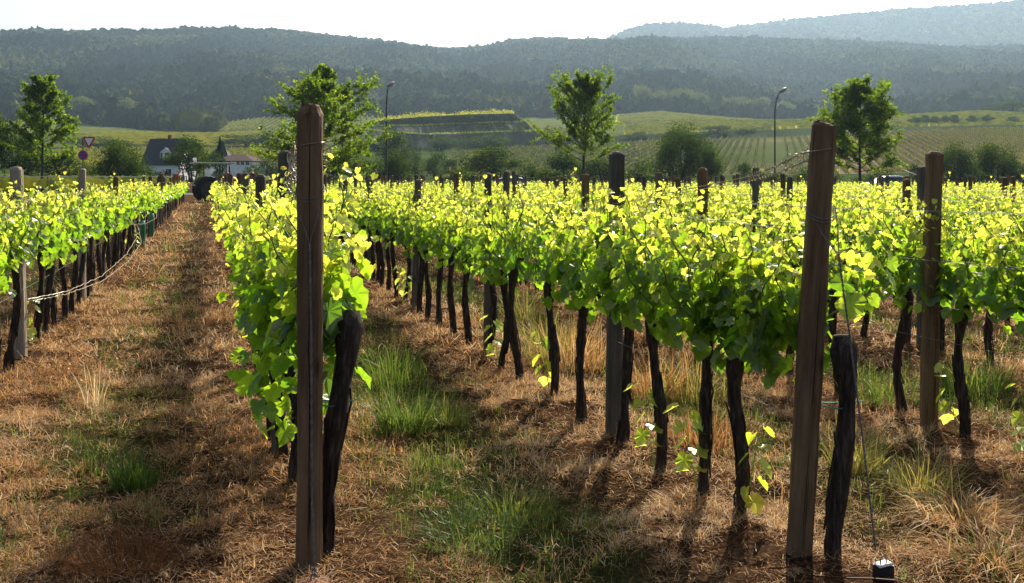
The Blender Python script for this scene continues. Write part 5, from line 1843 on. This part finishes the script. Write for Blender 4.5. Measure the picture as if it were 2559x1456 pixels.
def disc(b, cx, cz, r, y0, y1, n=28):
    a_ = np.arange(n) * 2 * PI / n
    V = [(cx + r * math.cos(q), y0, cz + r * math.sin(q)) for q in a_] + [(cx + r * math.cos(q), y1, cz + r * math.sin(q)) for q in a_]
    b.add(V, [(i, (i + 1) % n, n + (i + 1) % n, n + i) for i in range(n)])
    b.f.append(np.array([list(range(n))]) + (b.n - 2 * n)); b.m.append(np.zeros(1, dtype=np.int32))
    b.f.append(np.array([list(range(n))[::-1]]) + (b.n - n)); b.m.append(np.zeros(1, dtype=np.int32))


S_ = ys_ / F
tc_ = hz(351.5, ys_)
b = MB(); rounded_tri(b, 16 * S_, tc_, 34 * S_, -0.012, 0.0, 0.05); tri = b.build('yield_plate', M['sign_red'], t)
b = MB(); rounded_tri(b, 16 * S_, tc_, 22 * S_, -0.018, -0.010, 0.02); b.build('yield_face', M['sign_white'], tri)
dc_ = hz(387.5, ys_)
b = MB(); disc(b, 1 * S_, dc_, 12.2 * S_, -0.012, 0.0); dsk = b.build('no_stopping_plate', M['sign_red'], t)
b = MB(); disc(b, 1 * S_, dc_, 9.6 * S_, -0.018, -0.010); b.build('blue_face', M['sign_blue'], dsk)
b = MB()
for sg in (-1, 1):
    c_, w2 = 9.7 * S_ * 0.7071, 1.1 * S_ * 0.7071
    V = [(S_ - c_ - w2, -0.022 - 0.002 * sg, dc_ + sg * (-c_ + w2)), (S_ - c_ + w2, -0.022 - 0.002 * sg, dc_ + sg * (-c_ - w2)), (S_ + c_ + w2, -0.022 - 0.002 * sg, dc_ + sg * (c_ - w2)), (S_ + c_ - w2, -0.022 - 0.002 * sg, dc_ + sg * (c_ + w2))]
    b.add(V, [(0, 1, 2, 3)])
b.build('red_cross', M['sign_red'], dsk)

# radio mast on the farthest ridge
xm, ym = wx(2248, 2990.0), 2990.0
gm = float(terr(np.array([xm]), np.array([ym]))[0])
b = MB()
for sx, sy in ((-1.2, -1.2), (1.2, -1.2), (1.2, 1.2), (-1.2, 1.2)):
    b.tube([(sx, sy, -2), (sx * 0.3, sy * 0.3, 32), (0, 0, 42)], [0.35, 0.3, 0.2], 4)
for z in range(3, 32, 4):
    r_ = 1.2 * (1 - z / 32 * 0.7)
    b.tube([(-r_, -r_, z), (r_, -r_, z), (r_, r_, z), (-r_, r_, z), (-r_, -r_, z)], 0.2, 4)
o = b.build('radio_mast', M['black_metal'], None, False, (xm, ym, gm + 8))
tag(o, 'thin radio mast on the highest hazy ridge', 'mast')

# ------------------------------------------------------------------ tractor, trailers, cars, people
def wheel(parent, x, y, r, w_, axis='x'):
    """lugged tyre with a dished rim, axle along local x"""
    b = MB()
    prof = [(-0.5, 0.62), (-0.5, 0.9), (-0.36, 0.985), (0, 1.0), (0.36, 0.985), (0.5, 0.9), (0.5, 0.62)]
    n = 32
    V = []
    for (px, pr) in prof:
        for i in range(n):
            a_ = 2 * PI * i / n
            lug = 1.0 + (0.035 if (i % 2 and abs(px) < 0.45) else 0)
            V.append((x + px * w_, y + pr * r * lug * math.cos(a_), r + pr * r * lug * math.sin(a_)))
    q = [(k * n + i, k * n + (i + 1) % n, (k + 1) * n + (i + 1) % n, (k + 1) * n + i) for k in range(len(prof) - 1) for i in range(n)]
    b.add(V, q)
    wo = thing_part('wheel', parent)
    b.build('tyre', M['rubber'], wo, True)
    b = MB()
    for (px, pr) in ((-0.36, 0.62), (0.36, 0.62)):
        pass
    V, ring = [], [(-0.46, 0.64), (-0.30, 0.58), (-0.24, 0.25), (-0.32, 0.20), (-0.32, 0.02), (0.32, 0.02), (0.32, 0.2), (0.24, 0.25), (0.30, 0.58), (0.46, 0.64)]
    m_ = 20
    for (px, pr) in ring:
        V += [(x + px * w_, y + pr * r * math.cos(2 * PI * i / m_), r + pr * r * math.sin(2 * PI * i / m_)) for i in range(m_)]
    q = [(k * m_ + i, k * m_ + (i + 1) % m_, (k + 1) * m_ + (i + 1) % m_, (k + 1) * m_ + i) for k in range(len(ring) - 1) for i in range(m_)]
    b.add(V, q)
    b.build('rim', M['rim_paint'], wo, True)


def thing_part(name, parent):
    o = bpy.data.objects.new(name, None)
    C.objects.link(o)
    o.parent = parent
    return o


def box_part(name, parent, mt, *boxes, bevel=0.03):
    b = MB()
    for q in boxes:
        b.box(*q)
    o = b.build(name, mt, parent)
    if bevel:
        md = o.modifiers.new('bevel', 'BEVEL')
        md.width = bevel
        md.segments = 2
    return o


def tube_part(name, parent, mt, runs, r, n=8):
    b = MB()
    for q in runs:
        b.tube(q, r, n)
    return b.build(name, mt, parent, True)


yt2 = 58.0
xt = wx(524, yt2)
t = thing('tractor', 'dark red vineyard tractor with a flat canopy at the end of the path', 'tractor', (xt - 0.15, yt2, 0), R(-62))
for sx in (-1, 1):
    wheel(t, sx * 0.46, 0, 0.74, 0.38)
    wheel(t, sx * 0.36, 1.75, 0.38, 0.24)
box_part('chassis', t, M['black_metal'], (-0.24, 0.24, -0.35, 1.9, 0.45, 0.85))
hood = box_part('hood', t, M['red_paint'], (-0.30, 0.30, 0.75, 2.05, 0.85, 1.36), bevel=0.08)
box_part('grille', hood, M['black_metal'], (-0.24, 0.24, 2.05, 2.07, 0.9, 1.28), bevel=0)
for sx in (-1, 1):
    b = MB()
    n = 12
    V = []
    for i in range(n):
        a_ = R(10) + R(165) * i / (n - 1)
        for xx in (sx * 0.22, sx * 0.62):
            V.append((xx, -0.74 * math.cos(a_) * -1 * -1, 0.66 + 0.74 * math.sin(a_)))
    b.add(V, [(2 * i, 2 * i + 1, 2 * i + 3, 2 * i + 2) for i in range(n - 1)])
    f = b.build('fender', M['rust'], t)
    md = f.modifiers.new('solid', 'SOLIDIFY')
    md.thickness = 0.03
    box_part('tail_light', f, M['lamp_glass'], (sx * 0.42 - 0.06, sx * 0.42 + 0.06, -0.82, -0.76, 0.95, 1.03), bevel=0)
box_part('seat', t, M['black_metal'], (-0.24, 0.24, -0.05, 0.38, 1.05, 1.16), (-0.24, 0.24, -0.13, -0.04, 1.10, 1.52))
box_part('rear_crossbar', t, M['rust'], (-0.52, 0.42, -0.42, -0.30, 1.34, 1.48))
for sx in (-1, 1):
    for yy in (-0.3, 1.0):
        tube_part('canopy_post', t, M['black_metal'], [[(sx * 0.52, yy, 0.9), (sx * 0.5, yy, 2.24)]], 0.028)
box_part('canopy_roof', t, M['grey_paint'], (-0.78, 0.72, -0.85, 1.45, 2.22, 2.29))
for sx in (-0.55, 0.02):
    b = MB()
    b.tube([(sx, -0.62, 2.32), (sx, -0.62, 2.44)], 0.03, 6)
    b.tube([(sx, -0.60, 2.50), (sx, -0.69, 2.50)], 0.075, 10)
    b.build('work_light', M['lamp_glass'], t)
tube_part('steering_wheel', t, M['black_metal'], [np.stack([0.19 * np.cos(np.linspace(0, 2 * PI, 20)), 0.66 + 0.08 * np.sin(np.linspace(0, 2 * PI, 20)), 1.40 + 0.16 * np.sin(np.linspace(0, 2 * PI, 20))], 1), [(0, 0.75, 1.2), (0, 0.66, 1.40)]], 0.016)
tube_part('exhaust_pipe', t, M['black_metal'], [[(0.22, 1.25, 1.3), (0.22, 1.25, 2.1)]], 0.05)


def trailer(label, xv, y, L, rz_, mt, sideh=0.5, bedz=0.75):
    x = wx(xv, y)
    t = thing('farm_trailer', label, 'trailer', (x, y, 0), rz_)
    for sy in (-1, 1):
        wheel_y(t, 0.25, sy * 0.62, 0.34, 0.2)
    box_part('bed', t, mt, (-L / 2, L / 2, -0.75, 0.75, bedz - 0.12, bedz))
    for (a0, a1, b0, b1) in ((-L / 2, L / 2, -0.78, -0.74), (-L / 2, L / 2, 0.74, 0.78)):
        box_part('side_board', t, mt, (a0, a1, b0, b1, bedz + 0.005, bedz + sideh), bevel=0.01)
    for (a0, a1) in ((-L / 2 - 0.04, -L / 2 - 0.003), (L / 2 + 0.003, L / 2 + 0.04)):
        box_part('end_board', t, mt, (a0, a1, -0.78, 0.78, bedz - 0.1, bedz + sideh), bevel=0.01)
    tube_part('drawbar', t, M['black_metal'], [[(-L / 2, -0.3, bedz - 0.2), (-L / 2 - 0.7, 0, bedz - 0.25)], [(-L / 2, 0.3, bedz - 0.2), (-L / 2 - 0.7, 0, bedz - 0.25)]], 0.035)
    box_part('bench', t, mt, (-L / 2 + 0.15, L / 2 - 0.15, -0.2, 0.2, bedz + 0.32, bedz + 0.38), (-L / 2 + 0.2, -L / 2 + 0.26, -0.15, 0.15, bedz, bedz + 0.318), (L / 2 - 0.26, L / 2 - 0.2, -0.15, 0.15, bedz, bedz + 0.318))
    return t


def wheel_y(parent, x, y, r, w_):
    o = thing_part('wheel', parent)
    o.location = (x, y, 0)
    o.rotation_euler = (0, 0, R(90))
    b = MB()
    n = 24
    V, q = [], []
    prof = [(-0.5, 0.6), (-0.5, 0.92), (-0.3, 1), (0.3, 1), (0.5, 0.92), (0.5, 0.6)]
    for (px, pr) in prof:
        V += [(px * w_, pr * r * math.cos(2 * PI * i / n), r + pr * r * math.sin(2 * PI * i / n)) for i in range(n)]
    b.add(V, [(k * n + i, k * n + (i + 1) % n, (k + 1) * n + (i + 1) % n, (k + 1) * n + i) for k in range(5) for i in range(n)])
    b.build('tyre', M['rubber'], o, True)
    b = MB()
    b.tube([(-w_ * 0.42, 0, r), (w_ * 0.42, 0, r)], r * 0.61, 16)
    b.build('rim', M['rim_paint'], o)


TR1 = trailer('rusty brown wagon carrying two pale haired workers beside the tractor', 592, 61.0, 2.6, R(4), M['rust'])
TR2 = trailer('dark wagon carrying two workers left of the tractor', 424, 60.0, 2.7, R(-6), M['rust'], 0.42, 0.7)


def person(label, loc, rz_, cloth, hair, lean=0.15, seat=True):
    """seated worker: one skinned body, clothes and hair as children; origin at the seat"""
    t = thing('person', label, 'person', loc, rz_)

    def skin(name, V, E, Rr, mt, root=0, lev=2):
        me = bpy.data.meshes.new(name)
        me.from_pydata(V, E, [])
        me.materials.append(mt)
        o = bpy.data.objects.new(name, me)
        C.objects.link(o)
        o.parent = t
        md = o.modifiers.new('skin', 'SKIN')
        md.use_smooth_shade = True
        me.skin_vertices.new() if not me.skin_vertices else None
        for i, r_ in enumerate(Rr):
            me.skin_vertices[0].data[i].radius = (r_, r_)
        me.skin_vertices[0].data[root].use_root = True
        s = o.modifiers.new('sub', 'SUBSURF')
        s.levels = lev
        s.render_levels = lev
        return o
    ly = lean
    V = [(0, 0, 0.05), (0, 0.3 * ly, 0.25), (0, 0.7 * ly, 0.45), (0, 0.85 * ly, 0.56), (0, 0.95 * ly + 0.01, 0.66), (0, 0.95 * ly + 0.015, 0.76), (0, 0.95 * ly + 0.115, 0.69)]
    E = [(0, 1), (1, 2), (2, 3), (3, 4), (4, 5), (4, 6)]
    Rr = [0.13, 0.125, 0.13, 0.055, 0.085, 0.075, 0.014]
    for sx in (-1, 1):
        n = len(V)
        V += [(sx * 0.17, 0.7 * ly, 0.45), (sx * 0.23, 0.7 * ly + 0.08, 0.20), (sx * 0.15, 0.7 * ly + 0.28, 0.12), (sx * 0.13, 0.7 * ly + 0.35, 0.11)]
        E += [(2, n), (n, n + 1), (n + 1, n + 2), (n + 2, n + 3)]
        Rr += [0.06, 0.042, 0.03, 0.03]
        hb = n + 3
        for fi, (fx_, fl) in enumerate(((-0.028, 0.06), (-0.010, 0.07), (0.010, 0.066), (0.028, 0.05))):
            m_ = len(V)
            hx, hy, hz_ = V[hb]
            V += [(hx + fx_, hy + fl * 0.6, hz_), (hx + fx_ * 1.1, hy + fl, hz_ - 0.03)]
            E += [(hb, m_), (m_, m_ + 1)]
            Rr += [0.010, 0.008]
        m_ = len(V)
        hx, hy, hz_ = V[hb]
        V += [(hx - sx * 0.04, hy + 0.01, hz_ - 0.005), (hx - sx * 0.055, hy + 0.035, hz_ - 0.02)]
        E += [(hb, m_), (m_, m_ + 1)]
        Rr += [0.011, 0.009]
        n = len(V)
        V += [(sx * 0.10, 0.05, 0.06), (sx * 0.12, 0.42, 0.07), (sx * 0.12, 0.45, -0.32), (sx * 0.12, 0.58, -0.36)]
        E += [(0, n), (n, n + 1), (n + 1, n + 2), (n + 2, n + 3)]
        Rr += [0.085, 0.062, 0.045, 0.04]
    skin('body', V, E, Rr, M['skin'])
    jv = [(0, 0.02, 0.0), (0, 0.3 * ly, 0.25), (0, 0.7 * ly, 0.45), (0, 0.80 * ly, 0.52)]
    je = [(0, 1), (1, 2), (2, 3)]
    jr = [0.155, 0.150, 0.152, 0.075]
    for sx in (-1, 1):
        n = len(jv)
        jv += [(sx * 0.17, 0.7 * ly, 0.45), (sx * 0.23, 0.7 * ly + 0.08, 0.20), (sx * 0.16, 0.7 * ly + 0.25, 0.125)]
        je += [(2, n), (n, n + 1), (n + 1, n + 2)]
        jr += [0.075, 0.056, 0.045]
    skin('jacket', jv, je, jr, cloth)
    tv, te, tr_ = [(0, 0, 0.03)], [], [0.15]
    for sx in (-1, 1):
        n = len(tv)
        tv += [(sx * 0.10, 0.05, 0.06), (sx * 0.12, 0.42, 0.07), (sx * 0.12, 0.45, -0.30)]
        te += [(0, n), (n, n + 1), (n + 1, n + 2)]
        tr_ += [0.098, 0.076, 0.06]
    skin('trousers', tv, te, tr_, M['dark_cloth'])
    hv = [(0, 0.95 * ly - 0.025, 0.70), (0, 0.95 * ly, 0.775)]
    skin('hair', hv, [(0, 1)], [0.088, 0.078], hair)
    return t


def seat_at(tr_, lx, label, cloth, hair, rz_, lean):
    bz = 0.75 if tr_ is TR1 else 0.70
    a_ = tr_.rotation_euler[2]
    x = tr_.location[0] + lx * math.cos(a_)
    y = tr_.location[1] + lx * math.sin(a_)
    person(label, (x, y, bz + 0.46), rz_, cloth, hair, lean)


seat_at(TR1, -0.62, 'pale haired worker in brown sitting nearer the tractor on the rusty wagon', M['brown_cloth'], M['pale_hair'], R(20), 0.12)
seat_at(TR1, 0.80, 'pale haired worker in brown at the outer end of the rusty wagon', M['brown_cloth'], M['pale_hair'], R(-30), 0.2)
seat_at(TR2, -0.72, 'worker in a dark jacket sitting left on the dark wagon', M['dark_cloth'], M['brown_hair'], R(-70), 0.35)
seat_at(TR2, 0.15, 'worker in an orange vest leaning over the dark wagon', M['orange_cloth'], M['brown_hair'], R(-80), 0.5)


def car(label, xv, y, rz_, paint, z=0.03, group='cars parked along the road'):
    t = thing('parked_car', label, 'car', (wx(xv, y), y, z), rz_, group)
    L, W_ = 4.2, 1.7
    side = [(-2.1, 0.35), (-2.12, 0.62), (-2.0, 0.82), (-1.15, 0.94), (-0.55, 1.34), (-0.1, 1.44), (0.75, 1.44), (1.35, 1.28), (1.95, 0.94), (2.08, 0.80), (2.1, 0.38), (1.0, 0.28), (-1.0, 0.28)]
    b = MB()
    n = len(side)
    V = []
    for sy in (-1, 1):
        for (a_, h_) in side:
            V.append((a_, sy * W_ / 2 * (1 if h_ < 0.96 else 0.80), h_))
    b.add(V, [(i, (i + 1) % n, n + (i + 1) % n, n + i) for i in range(n)])
    b.f.append(np.array([list(range(n))[::-1]])); b.m.append(np.zeros(1, dtype=np.int32))
    b.f.append(np.array([list(range(n, 2 * n))])); b.m.append(np.zeros(1, dtype=np.int32))
    o = b.build('body', paint, t)
    md = o.modifiers.new('bevel', 'BEVEL')
    md.width = 0.07
    md.segments = 3
    for sy in (-1, 1):
        yy = sy * (W_ / 2 * 0.90)
        b = MB()
        y0, y1 = sy * W_ / 2 * 0.985, sy * W_ / 2 * 0.83
        b.add([(-1.0, y0 + sy * 0.012, 0.97), (1.6, y0 + sy * 0.012, 0.97), (1.15, y1 + sy * 0.012, 1.30), (-0.48, y1 + sy * 0.012, 1.32)], [(0, 1, 2, 3)])
        b.build('side_window', M['glass'], t)
        for wx_ in (-1.3, 1.3):
            wheel_y(t, wx_, sy * 0.74, 0.31, 0.2)
            c_ = list(t.children)[-1]
    b = MB()
    b.add([(-1.13, -0.66, 0.97), (-1.13, 0.66, 0.97), (-0.60, 0.62, 1.32), (-0.60, -0.62, 1.32)], [(0, 1, 2, 3)])
    b.build('windscreen', M['glass'], t)
    for sy in (-1, 1):
        b = MB()
        b.box(-2.14, -2.02, sy * 0.62 - 0.17, sy * 0.62 + 0.17, 0.62, 0.76)
        b.build('headlight', M['lamp_glass'], t)
        b = MB()
        b.box(2.02, 2.12, sy * 0.66 - 0.13, sy * 0.66 + 0.13, 0.66, 0.82)
        b.build('tail_light', M['red_paint'], t)
    return t


car('silver car half hidden behind the vine tops right of the oval tree', 2218, 81.5, R(0), M['silver'], 0.10)
car('white car behind the vine tops right of the left street lamp', 1288, 82.0, R(180), M['white_paint'])
b = MB()
b.tube([(-0.85, 0, 0.55), (0.85, 0, -0.1)], 0.04, 8)
b.tube([(0.8, 0, -1.5), (0.8, 0, 0.05)], 0.04, 8)
o = b.build('barrier_pole', M['pale_bar'], None, True, (wx(2283, 73.0), 73.0, 1.45))
tag(o, 'pale slanted bar rising behind the grey square post', 'barrier pole')

# ------------------------------------------------------------------ forest on the hills (stuff)
def forest(name, label, seed, y0, y1, dens, rmin, rmax, xv0, xv1, light, keepf=None):
    rng = np.random.default_rng(seed)
    A = (wx(xv1, 1.0) - wx(xv0, 1.0)) * (y1 ** 2 - y0 ** 2) / 2
    n = int(A * dens)
    y = np.sqrt(rng.uniform(y0 ** 2, y1 ** 2, n))
    u = rng.uniform(wx(xv0, 1.0), wx(xv1, 1.0), n)
    x = u * y
    if keepf is not None:
        k = keepf(x, y)
        x, y = x[k], y[k]
        n = len(x)
    z = terr(x, y)
    r = rng.uniform(rmin, rmax, n) * np.where(rng.random(n) < 0.10, 1.3, 1.0) * (0.75 + 0.5 * fbm(x / 50, y / 50, seed, 2))
    patch = fbm(x / 70, y / 110, seed + 3, 3)  # crown tone patches: species mix, with sunlit slopes put into the colour
    tint = np.clip((patch - 0.5) * 2.6 + light + rng.normal(0, 0.22, n), 0, 1)
    con = rng.random(n) < np.where(patch < 0.40, 0.10, 0.01)
    # crown template: rings of a rough dome, jittered per crown
    rings = [(0.55, 0.05), (0.98, 0.35), (0.92, 0.68), (0.60, 0.92)]
    m = 7
    T, k = [], 0
    for (rr, zz) in rings:
        for i in range(m):
            a_ = 2 * PI * (i + 0.5 * (k % 2)) / m
            T.append((rr * math.cos(a_), rr * math.sin(a_), zz))
        k += 1
    T.append((0, 0, 1.04))
    T = np.array(T)
    fc = [(k * m + i, k * m + (i + 1) % m, (k + 1) * m + (i + 1) % m, (k + 1) * m + i) for k in range(len(rings) - 1) for i in range(m)]
    ft = [(3 * m + i, 3 * m + (i + 1) % m, 4 * m) for i in range(m)]
    a_ = rng.uniform(0, 2 * PI, n)
    hgt = r * rng.uniform(1.7, 2.5, n) * np.where(y > 1650, 0.68, 1.0)
    J = 1 + rng.normal(0, 0.19, (n, len(T), 1))
    X = T[None] * J
    X[..., 2] = X[..., 2] + rng.normal(0, 0.06, X.shape[:2])
    cs, sn = np.cos(a_)[:, None], np.sin(a_)[:, None]
    tap = np.where(con[:, None], np.clip(1.15 - 1.05 * X[..., 2], 0.03, 1.0) * 0.75, 1.0)
    px = (X[..., 0] * cs - X[..., 1] * sn) * tap
    py = (X[..., 0] * sn + X[..., 1] * cs) * tap
    hgt = np.where(con, hgt * 1.35, hgt)
    V = np.stack([x[:, None] + px * r[:, None], y[:, None] + py * r[:, None], z[:, None] - 0.8 + X[..., 2] * hgt[:, None]], -1)
    tint = np.where(con, tint * 0.3, tint)
    vt = np.clip(tint[:, None] + rng.normal(0, 0.08, (n, len(T))), 0, 1)
    b = MB()
    q = (np.array(fc)[None] + (np.arange(n) * len(T))[:, None, None]).reshape(-1, 4)
    b.add(V.reshape(-1, 3), q, vt.ravel())
    t3 = (np.array(ft)[None] + (np.arange(n) * len(T))[:, None, None]).reshape(-1, 3)
    b.f.append(t3)
    b.m.append(np.zeros(len(t3), dtype=np.int32))
    # ragged leafy outline: clumps of foliage standing off each crown
    cnt_ = np.where(y < 1000, 30, np.where(y < 1400, 18, 9))
    i = np.repeat(np.arange(n), cnt_)
    v = nrm(rng.normal(0, 1, (len(i), 3)))
    v[:, 2] = np.abs(v[:, 2])
    tp = np.where(con[i], 0.6 * (1.05 - v[:, 2]) + 0.05, 1.0)
    P = np.stack([x[i] + v[:, 0] * r[i] * 1.02 * tp, y[i] + v[:, 1] * r[i] * 1.02 * tp, z[i] - 0.8 + hgt[i] * (0.12 + 0.93 * v[:, 2])], 1)
    quads_cloud(b, P, r[i] * rng.uniform(0.25, 0.6, len(i)), np.clip(tint[i] + rng.normal(0.05, 0.14, len(i)), 0, 1), rng, 0.6)
    o = b.build(name, M['forest_leaf'])
    return tag(o, label, 'forest', None, 'stuff')


def edge(x, y):
    xv = 1280 + F * x / y
    lim = 815 + 30 * (fbm(xv / 60, 0 * xv, 4, 2) - 0.5) + np.interp(xv, [0, 200, 440, 540, 560, 1000, 1500, 2559], [0, 0, -160, -190, 0, 0, 0, 0])
    return y > lim


forest('forest', 'dense hazy blue green forest covering the long hill', 71, 600, 1960, 0.0210, 3.0, 5.4, -420, 2980, 0.34, edge)
forest('forest', 'pale hazy forest on the farthest ridge at the right', 72, 2500, 3060, 0.0080, 4.2, 7.0, 1350, 2980, 0.42)

# ------------------------------------------------------------------ haze
b = MB()
b.box(-4600, 4600, -120, 4700, -2.0, 760)
m, n, out = mat('haze')
pv_ = node(n, 'ShaderNodeVolumePrincipled')
pv_.inputs['Color'].default_value = (0.54, 0.77, 1.0, 1)
pv_.inputs['Density'].default_value = 0.000095
pv_.inputs['Anisotropy'].default_value = 0.55
n.links.new(pv_.outputs[0], out.inputs['Volume'])
o = b.build('haze', m)
tag(o, 'pale bluish haze hanging over the valley', 'haze', None, 'stuff')
